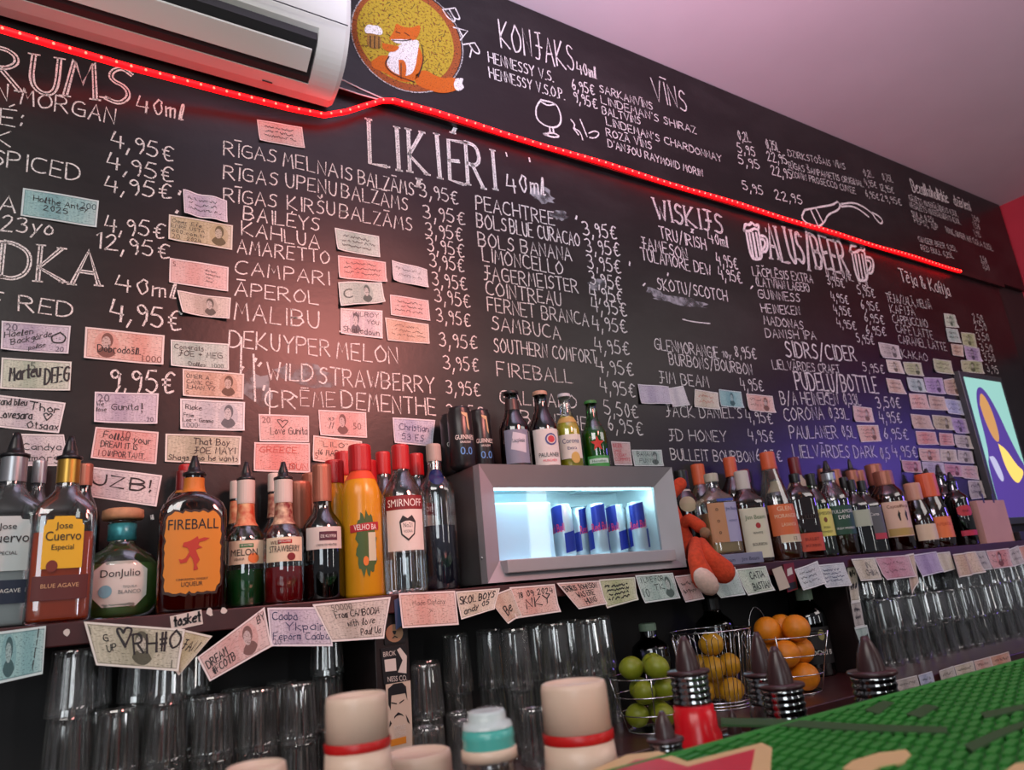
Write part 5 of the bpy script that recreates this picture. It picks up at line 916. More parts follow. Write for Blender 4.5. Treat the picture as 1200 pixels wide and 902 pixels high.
for px, Y, top, w, lab in ((1108, -.07, 549, 26, 'tall black bottle with pourer, first of the black trio'), (1122, -.11, 545, 27, 'tall black bottle with pourer, middle of the black trio'), (1134, -.14, 553, 26, 'tall black bottle with pourer and red patch, last of the black trio')):
    B(lab, px, Y, top, w, 'tall', 'black', pourer=1, turn=.5, labs=[('crest_label', .44, .60, .7, L_(120, 110, 105) if px < 1130 else L_(190, 50, 60), OCT), ('foot_label', .14, .22, .8, L_(150, 130, 135) if px < 1130 else L_(190, 40, 70))], texts=[('RIGA', 'crest_label', 0, .50, .03, .8, bk)])
# ------------------------------------------------------------------ cardboard box
q = [at(1141, 626, -.17), at(1176, 622, -.17)]
bx = MB().box(0, (q[1] - q[0]).length * .92, -.03, .03, 0, z_for(q[0].x, -.17, 588) - ZS, 0).build('cardboard_box', pbr('box_card', sc(205, 155, 140), .7, noise=.1, nscale=8), loc=(x_for(1148, -.17, ZS), -.17, ZS + .0008), bevel=.001)
tag(bx, 'pinkish cardboard box with two slots beside the lit screen', 'box')
s = MB()
for u in (.05, .13): s.box(u, u + .012, -.0308, -.0300, .155, .19)
s.build('slot', m_slot, parent=bx)
tag(MB().box(0, .30, -.09, .06, 0, .035).build('menu_tray', m_blk, loc=(x_for(1150, -.13, ZS) + .135, -.13, ZS + .0006), bevel=.002), 'flat black tray on the shelf under the lit screen', 'tray')
# ------------------------------------------------------------------ mini fridge
FX0, FX1, FZ0, FZ1, FYF, FYB = .824, 1.426, ZS + .006, 1.591, -.238, -.034
m_steel = pbr('brushed_steel', (.42, .40, .42), .42, metal=.35, noise=.08, nscale=6); m_fwhite = pbr('fridge_lining', (.82, .86, .88), .45); m_fside = pbr('fridge_side', (.20, .185, .185), .32, metal=.7)
fr = empty('mini_fridge', ((FX0 + FX1) / 2, (FYF + FYB) / 2, ZS), 'silver mini fridge with lit glass door holding blue and silver cans', 'fridge'); FO = Vector(fr.location)
IX0, IX1, IZ0, IZ1, IY = .874, 1.374, 1.376, 1.541, -.212
b = MB(); t = .004
b.box(FX0, FX1, FYB, FYB - .004, FZ0, FZ1).box(FX0, FX0 + t, FYF + .028, FYB, FZ0, FZ1).box(FX1 - t, FX1, FYF + .028, FYB, FZ0, FZ1).box(FX0, FX1, FYF + .028, FYB, FZ1 - t, FZ1).box(FX0, FX1, FYF + .028, FYB, FZ0, FZ0 + t)
b.build('cabinet', m_fside, parent=fr, origin=FO, bevel=.001)
o_ = [(FX0, FZ0), (FX1, FZ0), (FX1, FZ1), (FX0, FZ1)]; i_ = [(IX0, IZ0), (IX1, IZ0), (IX1, IZ1), (IX0, IZ1)]
b = MB(); vs = [(x, FYF, z) for x, z in o_] + [(x, IY, z) for x, z in i_] + [(x, FYF + .026, z) for x, z in o_] + [(x, FYF + .034, z) for x, z in i_]
b.add(vs, [(k, (k + 1) % 4, 4 + (k + 1) % 4, 4 + k) for k in range(4)] + [(8 + k, 12 + k, 12 + (k + 1) % 4, 8 + (k + 1) % 4) for k in range(4)] + [(k, 8 + k, 8 + (k + 1) % 4, (k + 1) % 4) for k in range(4)] + [(4 + k, 4 + (k + 1) % 4, 12 + (k + 1) % 4, 12 + k) for k in range(4)])
door = b.build('door', m_steel, parent=fr, origin=FO)
MB().box(FX0 + .050, FX1 - .038, FYF - .006, IY - .001, FZ0 + .018, IZ0 - .001).build('door_handle', m_steel, parent=door, origin=FO, bevel=.002)
MB().box(IX0 - .002, IX1 + .002, IY + .003, IY + .006, IZ0 - .002, IZ1 + .002).build('glass_pane', clear_glass('pane_glass', (.93, .98, 1.0), .02, .12), parent=door, origin=FO)
b = MB(); x0, x1, y0, y1, z0, z1 = IX0 - .012, IX1 + .014, FYF + .036, FYB - .008, IZ0 - .006, IZ1 + .012
b.add([(x, y, z) for x in (x0, x1) for y in (y0, y1) for z in (z0, z1)], [(0, 1, 3, 2), (4, 6, 7, 5), (2, 3, 7, 6), (0, 2, 6, 4), (1, 5, 7, 3)])
b.build('lining', m_fwhite, parent=fr, origin=FO, recalc=False)
MB().box(x0 + .002, IX0 + .185, y0 + .03, y1 - .004, z0 + .001, 1.512).build('freezer_box', pbr('freezer_panel', (.50, .66, .80), .4), parent=fr, origin=FO, bevel=.004)
MB().box(IX0, IX1, y0 + .002, y0 + .012, IZ1 - .003, IZ1 + .003).build('light_bar', pbr('fridge_light', (.8, 1, 1), .3, emit=(.55, .95, 1.0), es=7), parent=fr, origin=FO)
MB().box(1.18, 1.32, -.15, -.09, z1 - .012, z1 - .004).build('vent_cover', pbr('vent_grey', (.45, .5, .52), .5), parent=fr, origin=FO, bevel=.002)
MB().ball((FX0 + .004, FYF + .020, FZ0 + .055), .006, 10, 6).build('hinge_screw', m_alu, parent=fr, origin=FO)
for x in (FX0 + .06, FX1 - .06):
    for y in (FYF + .05, FYB - .03): MB().lathe([(0, 0), (.012, 0), (.012, .007), (0, .007)], 12, (x, y, ZS)).build('foot', m_slot, parent=fr, origin=FO)
l = bpy.data.lights.new('fridge_lamp', 'AREA'); l.shape = 'RECTANGLE'; l.size = .46; l.size_y = .03; l.energy = .75; l.color = (.62, .95, 1.0)
lo = bpy.data.objects.new('fridge_lamp', l); COL.objects.link(lo); lo.location = ((IX0 + IX1) / 2, y0 + .02, z1 - .006); lo.rotation_euler = (-.5, 0, 0)
# energy drink cans
m_can = pbr('can_silver', (.50, .53, .58), .28, metal=.5); m_cblue = pbr('can_blue', sc(20, 35, 130), .3, metal=.2); m_cred = pbr('can_red', sc(225, 40, 85), .4)
def can(px, Y, zb, top, r, label, rz, kind):
    X = x_for(px, Y, zb + .06); H = (z_for(X, Y, top) - zb) if top else .135
    o = empty('drink_can', (X, Y, zb + .0006), label, 'can', 'energy drink cans in the fridge' if kind == 'e' else 'stout cans on the fridge', rz)
    prof = [(0, .002), (.62 * r, .0), (.86 * r, .004), (r, .012), (r, H - .014), (.84 * r, H - .004), (.86 * r, H), (.80 * r, H - .001), (.78 * r, H - .004), (0, H - .004)]
    body = MB().lathe(prof, 28).build('body', m_can if kind == 'e' else pbr('can_black', (.012, .012, .014), .3), parent=o, smooth=True)
    def sf(u, z, off=.0006): return Vector(((r + off) * math.sin(u / r), -(r + off) * math.cos(u / r), z))
    def patch_(nm, a0, a1, z0, z1, sl, m, off):
        q = 10; vs = [sf((a0 + (a1 - a0) * k / q) * r, z + sl * (k / q), off) for z in (z0, z1) for k in range(q + 1)]
        MB().add(vs, [(k, k + 1, q + 2 + k, q + 1 + k) for k in range(q)]).build(nm, m, parent=o, smooth=True)
    if kind == 'e':
        for k in range(2):
            a = k * math.pi; patch_('blue_panel', a - .80, a + .80, H * .46, H * .93, .008, m_cblue, .0005); patch_('blue_panel', a + .80, a + 2.34, H * .10, H * .46, .008, m_cblue, .0005)
            b = MB(); printed(b, 'Red Bull', lambda u, v: sf(a * r + u, H * .48 + v + u * .1, .0012), 0, 0, .021, r * 1.75); b.build('lettering', m_cred, parent=o, recalc=False)
    else:
        b = MB(); printed(b, 'GUINNESS', lambda u, v: sf(u, H * .46 + v, .001), 0, 0, .011, r * 1.7); printed(b, 'DRAUGHT', lambda u, v: sf(u, H * .40 + v, .001), 0, 0, .005, r * .9); b.build('lettering', wh, parent=o, recalc=False)
        b = MB(); printed(b, '0.0', lambda u, v: sf(u, H * .22 + v, .001), 0, 0, .018, r * 1.2); b.build('zero_mark', L_(90, 150, 215), parent=o, recalc=False)
        MB().add([sf(x * r, H * z, .001) for x, z in ((-.25, .90), (.25, .88), (.38, .60), (.2, .64), (.12, .82), (-.2, .86))], [(0, 1, 2, 3, 4, 5)]).build('harp_emblem', L_(190, 165, 125), parent=o, recalc=False)
FL = z0 + .0012
for px, Y, rz, lab in ((661, -.150, 1.75, 'silver sided can first in the fridge row, nearest the freezer box'), (680, -.100, .25, 'second can in the fridge, blue on top'), (701, -.152, -.35, 'third can in the fridge, in the front row with red name'),
                       (716, -.0705, -.5, 'fourth can in the fridge, partly behind the third'), (724, -.1245, 1.75, 'fifth can in the fridge, silver side facing out'), (748, -.168, -.6, 'last can in the fridge row, closest to the glass edge')):
    can(px, Y, FL, None, .0262, lab, rz, 'e')
for px, Y, top, r, lab in ((531, -.070, 487, .028, 'stout can at the back corner of the fridge top'), (541, -.150, 479, .030, 'front stout can on the fridge corner with harp emblem'), (565, -.105, 482, .028, 'stout can beside the front one, nearer the beer bottles')):
    can(px, Y, FZ1, top, r, lab, -.12, 's')
GF = 'beer bottles on the fridge'
bottle('dark brown beer bottle with grey blue slanted label, first on the fridge', 607, -.14, 460, 36, 'longneck', 'black', (12, 7, 6), .6, zb=FZ1, cap=blkcap, capz=.97, group=GF, name='beer_bottle', neck=(.76, .9, pbr('dark_foil', sc(50, 35, 35), .4)),
       labs=[('front_label', .08, .49, .85, L_(120, 130, 150)), ('white_shield', .20, .46, .55, L_(190, 195, 205), [(-1, -.6), (.8, -1), (1, .7), (-.6, 1)], .1)], texts=[('Lacplesis', 'white_shield', .1, .33, .05, .8, Ink(70, 75, 90))])
def roundel(r, s, R, H):
    for nm, k, c, off in (('roundel', .40, (60, 75, 140), .0018), ('roundel_ring', .30, (215, 205, 200), .0022), ('roundel_centre', .23, (190, 60, 70), .0026)):
        MB().add([s(.30 * R + k * R * math.cos(t), .37 + k * R / H * math.sin(t), off) for t in [q * .2618 for q in range(24)]], [tuple(range(24))]).build(nm, L_(*c), parent=r, recalc=False)
bottle('brown wheat beer bottle with white label and blue red roundel', 642, -.14, 460, 35, 'beer', 'brown', (28, 10, 6), .6, zb=FZ1, cap=pbr('tan_crown', sc(185, 150, 125), .4), capz=.955, group=GF, name='beer_bottle',
       labs=[('front_label', .06, .50, .95, L_(215, 215, 210))], texts=[('PAULANER', 'front_label', .1, .16, .05, 1.4, bk), ('MUNCHEN', 'front_label', .1, .10, .03, .9, m_cred)], extra=roundel)
bottle('clear bottle of golden lager with white and blue label', 671, -.13, 463, 30, 'longneck', 'clear', (205, 150, 45), .70, zb=FZ1, cap=pbr('silver_crown', sc(200, 205, 210), .3), capz=.965, group=GF, name='beer_bottle',
       labs=[('neck_band', .62, .69, 1.2, L_(190, 160, 90)), ('front_label', .16, .46, .95, L_(222, 218, 205)), ('gold_seal', .10, .24, .35, L_(205, 170, 90), 'oval', .25)], texts=[('Corona', 'front_label', 0, .35, .06, 1.3, Ink(35, 45, 110)), ('Extra', 'front_label', .05, .27, .04, .7, Ink(35, 45, 110))])
STAR = [((1 if k % 2 == 0 else .42) * math.sin(k * math.pi / 5), (1 if k % 2 == 0 else .42) * math.cos(k * math.pi / 5)) for k in range(10)]
bottle('green lager bottle with a red star on its shoulder', 702, -.13, 471, 30, 'longneck', 'green', (40, 140, 45), .62, zb=FZ1, cap=pbr('green_crown', sc(60, 130, 60), .35), capz=.965, group=GF, name='beer_bottle',
       labs=[('front_label', .05, .22, .95, L_(60, 150, 70)), ('white_band', .12, .18, .8, L_(200, 225, 215)), ('red_star', .27, .49, .55, L_(205, 50, 35), STAR)], texts=[('Heineken', 'white_band', 0, .13, .035, 1.2, Ink(40, 100, 50))])
# ------------------------------------------------------------------ orange plush toy wedged beside the fridge
def skin_mesh(name, pts, edges, radii, mat, parent=None, sub=2, loc=None):
    me = bpy.data.meshes.new(name); o3 = Vector(loc) if loc is not None else Vector((0, 0, 0)); me.from_pydata([Vector(p) - o3 for p in pts], edges, []); me.materials.append(mat)
    ob = bpy.data.objects.new(name, me); COL.objects.link(ob)
    if parent is not None: ob.parent = parent
    else: ob.location = o3
    sk = ob.modifiers.new('skin', 'SKIN'); sk.use_smooth_shade = True
    lay = me.skin_vertices[0] if me.skin_vertices else None
    if lay is None:
        bpy.context.view_layer.objects.active = ob; lay = me.skin_vertices[0]
    for v, r in zip(lay.data, radii): v.radius = (r, r)
    lay.data[0].use_root = True
    ss = ob.modifiers.new('sub', 'SUBSURF'); ss.levels = sub; ss.render_levels = sub
    return ob
m_plush = pbr('orange_plush', sc(215, 72, 38), .95, noise=.25, nscale=120, bump=.4); m_pl2 = pbr('white_plush', sc(225, 190, 175), .95, noise=.15, nscale=120, bump=.4); m_tan = pbr('tan_plush', sc(150, 115, 85), .95, noise=.2, nscale=120)
hip = Vector((1.514, -.16, ZS + .055)); pe = empty('plush_toy', (hip.x, hip.y, ZS), 'orange plush toy wedged beside the fridge '
           'with legs dangling over the shelf edge', 'plush toy'); PO = Vector(pe.location)
def limb(name, pts, rs, m):
    q = []; r2 = []
    for i in range(len(pts) - 1):
        for k in range(5): t = k / 5; q.append(pts[i].lerp(pts[i + 1], t)); r2.append(rs[i] + (rs[i + 1] - rs[i]) * t)
    q.append(pts[-1]); r2.append(rs[-1]); d = (pts[-1] - pts[-2]).normalized(); e = (pts[1] - pts[0]).normalized(); R = rs[-1]; R0 = rs[0]
    q = [pts[0] - e * R0 * .85, pts[0] - e * R0 * .5] + q; r2 = [R0 * .45, R0 * .85] + r2
    for k in (.5, .8, .97): q.append(pts[-1] + d * R * k); r2.append(R * math.sqrt(1 - k * k))
    return MB().tube(q, r2, 16).build(name, m, parent=pe, smooth=True, origin=PO)
limb('body', [hip, Vector((1.497, -.15, ZS + .12)), Vector((1.492, -.14, ZS + .20)), at(797, 567, -.15)], [.032, .028, .017, .019], m_plush)
limb('leg', [hip + Vector((.0, -.015, -.015)), at(815, 636, -.232), at(816, 656, -.282), at(824, 677, -.292)], [.020, .017, .022, .030], m_plush)
limb('leg', [hip + Vector((.01, -.01, -.01)), at(822, 636, -.228), at(830, 652, -.282), at(847, 669, -.292)], [.018, .015, .024, .032], m_plush)
limb('arm', [Vector((1.500, -.155, ZS + .115)), at(808, 608, -.195), at(820, 617, -.21)], [.015, .016, .018], m_plush)
fc = at(828, 682, -.314); fd = (at(838, 694, -.306) - at(818, 668, -.306)).normalized()
MB().tube([fc + fd * t for t in (-.040, -.036, -.024, -.008, .008, .022, .032, .036)], [.006, .014, .022, .026, .026, .022, .013, .004], 18).build('white_sole', m_pl2, parent=pe, smooth=True, origin=PO)
MB().ball(at(826, 624, -.232), .015, 12, 8).build('tan_paw', m_tan, parent=pe, smooth=True, origin=PO)
# ------------------------------------------------------------------ glasses on the back counter
m_tum = streaked_glass('tumbler_glass', (.975, .985, .98), .06, .10, .5, .05)
def tumbler(H, r0, r1, flutes, wall=.0025, foot=.012):
    """a fluted tumbler standing upside down: rim r1 on the counter, thick foot r0 on top"""
    seg = flutes * 6; b = MB()
    def fl(r, z, a):
        k = 1 - .075 * (1 - abs(math.sin(a * flutes / 2)) ** .8) * (1 if .12 * H < z < H * .97 else .2); return (r * k * math.cos(a), r * k * math.sin(a), z)
    zs = [0, .05, .10, .135, .16, .5, .86, .90, .93, .97, 1.0]; out = [(r1 + (r0 - r1) * z, z * H) for z in zs]; out[-1] = (r0 * .97, H)
    b.lathe(out + [(r0 * .80, H), (r0 * .72, H - .0035), (0, H - .005)], seg, fn=fl)
    b.lathe([(r1 - .0004, 0), (r1 - wall, .001), (r0 - wall * 1.2, H - foot), (r0 * .6, H - foot + .002), (0, H - foot + .001)], seg)
    me_o = b.build('drinking_glass', m_tum, smooth=False, loc=(0, 0, 0), recalc=False); return me_o
TYP = {'t': (tumbler(.0992, .0298, .0345, 11), .0992), 'h': (tumbler(.1235, .0292, .034, 9), .1235)}
first = {'t': True, 'h': True}
LV = {1: ['only'], 2: ['lower', 'upper'], 3: ['bottom', 'middle', 'top']}
def stack(kind, px, Y, n, desc, group, shared=None):
    X = x_for(px, Y, ZC + .06); o0, H = TYP[kind]
    for k in range(n):
        if first[kind]: o = o0; first[kind] = False
        else: o = o0.copy(); COL.objects.link(o)
        o.location = (X, Y, ZC + .0006 + k * (H + .0006)); o.rotation_euler.z = random.uniform(0, 6.28)
        kd = 'tumbler' if kind == 't' else 'tall glass'
        tag(o, shared or (f'{LV[n][k]} {kd} of the stack {desc}' if n > 1 else f'single {kd} {desc}'), 'glass', group)
g5 = 'tumblers stacked under the shelf start'
for px, Y, n, d in ((72, -.20, 3, 'first under the turquoise note'), (133, -.20, 2, 'below the left corner of the heart dollar'), (190, -.20, 3, 'directly below the heart dollar'), (248, -.21, 2, 'below the tilted queen note'), (301, -.21, 2, 'below the Cyrillic note'), (350, -.21, 2, 'below the pale fifty thousand note'),
                    (98, -.10, 3, 'in the back row behind the first stack'), (156, -.11, 3, 'in the back row behind the heart dollar stacks'), (222, -.11, 3, 'in the back row behind the queen note stack'), (278, -.11, 2, 'in the back row between two front stacks'), (385, -.12, 3, 'in the dark corner before the stickered divider'), (330, -.11, 2, 'in the back row below the Cyrillic note'), (408, -.21, 1, 'low beside the stickered divider')):
    stack('t', px, Y, n, d, g5)
g6 = 'glasses stacked between the dividers'
for kd, px, Y, n, d in (('t', 502, -.10, 2, 'at the back just past the stickered divider'), ('h', 540, -.10, 2, 'at the back below the peach and green note'), ('h', 580, -.11, 2, 'at the back below the cream marker note'), ('h', 634, -.10, 2, 'at the back below the dated note'), ('h', 676, -.11, 2, 'at the back below the ragged note'), ('h', 712, -.12, 2, 'at the end of the back row by the limes'),
                    ('t', 503, -.20, 2, 'in front just past the stickered divider'), ('t', 541, -.21, 1, 'in front below the peach and green note'), ('t', 576, -.21, 1, 'in front behind the teal capped bottle'), ('h', 612, -.215, 2, 'in front below the folded tan note'), ('h', 658, -.21, 2, 'in front behind the tall white bottle'), ('h', 700, -.22, 2, 'at the end of the front row by the limes'),
                    ('t', 503, -.31, 1, 'nearest the counter edge by the mustached card'), ('t', 549, -.32, 1, 'nearest the counter edge by the teal cap'), ('t', 628, -.33, 1, 'nearest the counter edge behind the white bottle'), ('t', 690, -.32, 1, 'nearest the counter edge before the lime bowl')):
    stack(kd, px, Y, n, d, g6)
g7 = 'glasses in the far block'
X = 2.27; row = 0
while X < 4.1:
    for Y, n in ((-.215, 2 if X < 2.75 else 3), (-.125, 3)):
        p = camc((X, Y, ZC + .06)); stack('t', CX + FPX * p[0] / p[2], Y, n, '', g7, 'upturned tumbler in the dense far block of stacked glasses past the paper strip')
    X += .082
# ------------------------------------------------------------------ wire baskets, fruit, bottles on the back counter
m_wire = pbr('chrome_wire', (.75, .75, .77), .18, metal=1.0)
m_lemon = pbr('lemon_peel', sc(205, 150, 30), .45, noise=.12, nscale=60, bump=.15); m_orange = pbr('orange_peel', sc(228, 135, 22), .45, noise=.10, nscale=90, bump=.15); m_lime = pbr('lime_peel', sc(140, 150, 35), .4, noise=.25, nscale=30, bump=.1)
ring = lambda c, r, z, n=40: [(c[0] + r * math.cos(2 * math.pi * k / n), c[1] + r * math.sin(2 * math.pi * k / n), z) for k in range(n)]
def fruit_(name, kind, p, r, label, group, m, rot):
    b = MB(); sq = {'lemon': (1.07, .97, .97), 'lime': (1.07, .97, .97), 'orange': (1, 1, .96)}[kind]; b.ball((0, 0, 0), r, 22, 14, sq=sq)
    if kind != 'orange':
        for v in b.v:
            k = abs(v.x) / (r * sq[0])
            if k > .8: v.x += math.copysign((k - .8) * r * (.25 if kind == 'lemon' else .2), v.x)
    o = b.build(name, m, smooth=True, loc=p); o.rotation_euler = rot; tag(o, label, kind, group)
    MB().lathe([(0, .001), (r * .09, .0005), (r * .11, -.0015), (0, -.003)], 8).build('stem_scar', pbr('stem_brown', sc(90, 90, 40), .8), parent=o).location = (0, -r * .2, r * sq[2] * .97)
def spot_at(px, py, Y): return at(px, py, Y)
# lemon basket: upright wires bent into hairpins between two rings
c = Vector((x_for(845, -.22, ZC), -.22, ZC)); lb = empty('wire_basket', c, 'round chrome wire basket of lemons with hairpin wires', 'basket', 'fruit baskets on the back counter')
Rb, Rt, Hb = .078, .103, z_for(c.x, -.22, 738) - ZC
b = MB()
for k in range(22):
    a0, a1 = 2 * math.pi * (k - .28) / 22, 2 * math.pi * (k + .28) / 22; pts = []
    for a, hh in ((a0, 0), (a0, .5), (a0, .88)): pts.append(((Rb + (Rt - Rb) * hh) * math.cos(a), (Rb + (Rt - Rb) * hh) * math.sin(a), .004 + hh * Hb))
    am = (a0 + a1) / 2; pts.append((Rt * math.cos(am), Rt * math.sin(am), Hb * .965))
    for a, hh in ((a1, .88), (a1, .5), (a1, 0)): pts.append(((Rb + (Rt - Rb) * hh) * math.cos(a), (Rb + (Rt - Rb) * hh) * math.sin(a), .004 + hh * Hb))
    b.tube(pts, .0011, 5)
b.build('upright_wires', m_wire, parent=lb, smooth=True)
b = MB(); b.tube(ring((0, 0), Rt + .001, Hb), .0018, 6, True)
b.build('rim_ring', m_wire, parent=lb, smooth=True)
b = MB()
for z, r in ((.003, Rb), (.010, Rb + .001), (.018, Rb + .002)): b.tube(ring((0, 0), r, z), .0016, 6, True)
b.build('foot_rings', m_wire, parent=lb, smooth=True); MB().lathe([(0, .001), (Rb, .001), (Rb, .003), (0, .003)], 30).build('base_plate', m_wire, parent=lb)
def pile(c, spots, kind, r, m, labels, group):
    for (dx, dy, dz), lab in zip(spots, labels): fruit_(kind + '_fruit' if kind != 'orange' else 'orange_fruit', kind, c + Vector((dx, dy, dz)), r, lab, group, m, (random.uniform(-.4, .4), random.uniform(-.4, .4), random.uniform(0, 6.28)))
def layers(ring_r, reff, z0, a0, counts):
    dz = math.sqrt((2 * reff) ** 2 - ring_r ** 2) + .0008; out = []
    for k, n in enumerate(counts):
        if n == 1: out.append((0, 0, z0 + dz * k)); continue
        for q in range(n):
            a = a0 + (k % 2) * math.pi / 3 + q * 2 * math.pi / 3; out.append((ring_r * math.cos(a), ring_r * math.sin(a), z0 + dz * k))
    return out
pile(c, layers(.0405, .0338, .0405, 3.8 - math.pi / 3, (3, 3, 1)), 'lemon', .030, m_lemon,
     ['lemon at the foot of the basket, toward the red bottle', 'lemon hidden at the back of the basket foot', 'lemon at the foot of the basket, toward the pourer pair', 'lemon in the middle layer nearest the viewer', 'lemon in the middle layer toward the oranges', 'lemon in the middle layer toward the limes', 'topmost lemon crowning the basket heap'], 'lemons in the wire basket')
# orange basket: flaring ring bowl with an arched handle
c = Vector((x_for(930, -.255, ZC), -.255, ZC)); ob_ = empty('fruit_basket', c, 'flaring chrome ring basket heaped with oranges and an arched handle', 'basket', 'fruit baskets on the back counter')
H2 = .19
b = MB()
for z, r_ in ((.004, .072), (.05, .088), (.098, .1), (.146, .110)): b.tube(ring((0, 0), r_, z), .0016, 6, True)
b.build('rings', m_wire, parent=ob_, smooth=True)
for k in range(4):
    a = k * math.pi / 2 + .5; MB().tube([((.074 + .046 * t) * math.cos(a), (.074 + .046 * t) * math.sin(a), .004 + t * .165) for t in (0, .3, .6, .9)], .0016, 6).build('upright_wire', m_wire, parent=ob_, smooth=True)
MB().tube([(.04 * math.cos(t) + .035, .108 + .002, .146 + .075 * math.sin(t)) for t in [k * math.pi / 12 for k in range(13)]], .0018, 6).build('handle', m_wire, parent=ob_, smooth=True)
MB().lathe([(0, .001), (.072, .001), (.072, .003), (0, .003)], 30).build('base_plate', m_wire, parent=ob_)
pile(c, layers(.0428, .0370, .0415, 3.8 - math.pi / 3, (3, 3, 3)), 'orange', .0365, m_orange,
     ['lowest orange of the ring basket, toward the lemons', 'lowest orange hidden at the back of the ring basket', 'lowest orange of the ring basket, toward the divider', 'orange in the middle layer facing the viewer', 'orange in the middle layer toward the dark bottle', 'orange in the middle layer toward the lemon basket', 'upper orange of the heap toward the lemon basket', 'upper orange at the back behind the other two', 'upper orange of the heap below the handle'], 'oranges in the ring basket')
# lime bowl
c = Vector((x_for(768, -.30, ZC), -.30, ZC)); lm = empty('wire_bowl', c, 'small chrome wire bowl of limes behind the red bottle', 'bowl', 'fruit baskets on the back counter')
b = MB()
for z, r_ in ((.004, .058), (.04, .073), (.078, .082), (.116, .087)): b.tube(ring((0, 0), r_, z), .0014, 6, True)
b.build('rings', m_wire, parent=lm, smooth=True)
for k in range(4):
    a = k * math.pi / 2 + .9; MB().tube([((.060 + .030 * t) * math.cos(a), (.060 + .030 * t) * math.sin(a), .004 + t * .118) for t in (0, .35, .7, .95)], .0014, 6).build('upright_wire', m_wire, parent=lm, smooth=True)
MB().lathe([(0, .001), (.058, .001), (.058, .003), (0, .003)], 30).build('base_plate', m_wire, parent=lm)
pile(c, layers(.0355, .0304, .0345, 3.6 - math.pi / 3, (3, 3, 3)), 'lime', .0262, m_lime,
     ['lime low in the wire bowl toward the glasses', 'lime low at the back of the wire bowl', 'lime low in the wire bowl behind the red bottle', 'lime in the middle layer facing the viewer', 'lime in the middle layer toward the lemons', 'lime in the middle layer at the back toward the glasses', 'top lime of the bowl toward the glasses', 'top lime at the back of the bowl', 'top lime of the bowl beside the pourer spout'], 'limes in the wire bowl')
GC = 'bottles on the back counter'
bottle('dark bottle with pale green cap behind the lime bowl', 772, -.12, 731, 44, 'tall', 'black', None, zb=ZC, cap=pbr('pale_green_cap', sc(150, 175, 150), .5), capz=.92, group=GC, turn=.5, labs=[('front_label', .35, .62, .8, L_(25, 30, 26))], texts=[('OPERA', 'front_label', .1, .52, .05, 1.1, Ink(170, 170, 160))])
bottle('tall dark bottle with greenish glass behind the lemon basket', 850, -.085, 700, 44, 'tall', 'olive', (26, 44, 26), .75, zb=ZC, cap=blkcap, group=GC, turn=.5)
bottle('dark bottle with pale neck beside the orange basket and the dark divider', 960, -.12, 689, 40, 'jug', 'black', None, zb=ZC, cap=pbr('pale_green_cap', sc(150, 175, 150), .5), capz=.86, group=GC, turn=.5, labs=[('front_label', .14, .55, .9, L_(28, 24, 26)), ('emblem', .40, .52, .2, L_(150, 140, 90), 'oval', .1)], texts=[('DORI B', 'front_label', 0, .24, .055, 1.5, wh)])
# ------------------------------------------------------------------ lit screen beyond the board
YT = -.045
tv0, tv1 = at(1123.5, 434, YT), at(1174, 445, YT); zb_, zt_ = z_for(tv1.x, YT, 612), tv0.z
tv = empty('lit_screen', ((tv0.x + tv1.x) / 2, YT + .015, zb_), 'backlit portrait screen in a dark frame showing a purple hooded figure on teal', 'screen'); TO = Vector(tv.location)
MB().box(tv0.x, tv1.x, YT, YL - .0005, zb_, zt_).build('frame', pbr('screen_frame', (.04, .045, .045), .35), parent=tv, origin=TO, bevel=.002)
def glow(name, c, s=1.0): return pbr(name, tuple(q * .2 for q in c), .3, emit=c, es=s)
mx0, mx1, mz0, mz1 = tv0.x + .028, tv1.x - .022, zb_ + .03, zt_ - .028
def sxy(u, v, off): return Vector((mx0 + (mx1 - mx0) * u, YT - off, mz0 + (mz1 - mz0) * v))
def shape(name, pts, m, off, parent): return MB().add([sxy(u, v, off) for u, v in chaikin(pts + [pts[0]])[:-1]], [tuple(range(len(chaikin(pts + [pts[0]])) - 1))]).build(name, m, parent=parent, origin=TO, recalc=False)
pic = MB().box(mx0, mx1, YT - .001, YT, mz0, mz1).build('picture', glow('screen_teal', sc(150, 205, 195), .9), parent=tv, origin=TO)
shape('hooded_shape', [(0, .0), (.0, .36), (.10, .44), (.13, .60), (.14, .80), (.26, .93), (.44, .94), (.64, .80), (.78, .58), (.92, .42), (1, .36), (1, 0)], glow('screen_purple', sc(85, 60, 150), .8), .0016, pic)
shape('golden_oval', [(.22, .80), (.32, .90), (.44, .86), (.52, .74), (.52, .58), (.44, .52), (.32, .56), (.24, .68)], glow('screen_gold', sc(205, 150, 85), .9), .0022, pic)
shape('golden_drape', [(.42, .52), (.60, .48), (.78, .36), (.92, .33), (.84, .28), (.62, .22), (.44, .34)], glow('screen_amber', sc(245, 205, 100), 1.1), .0022, pic)
shape('pale_block', [(.08, .42), (.24, .43), (.34, .26), (.20, .24)], glow('screen_pale', sc(190, 190, 220), .9), .0026, pic)
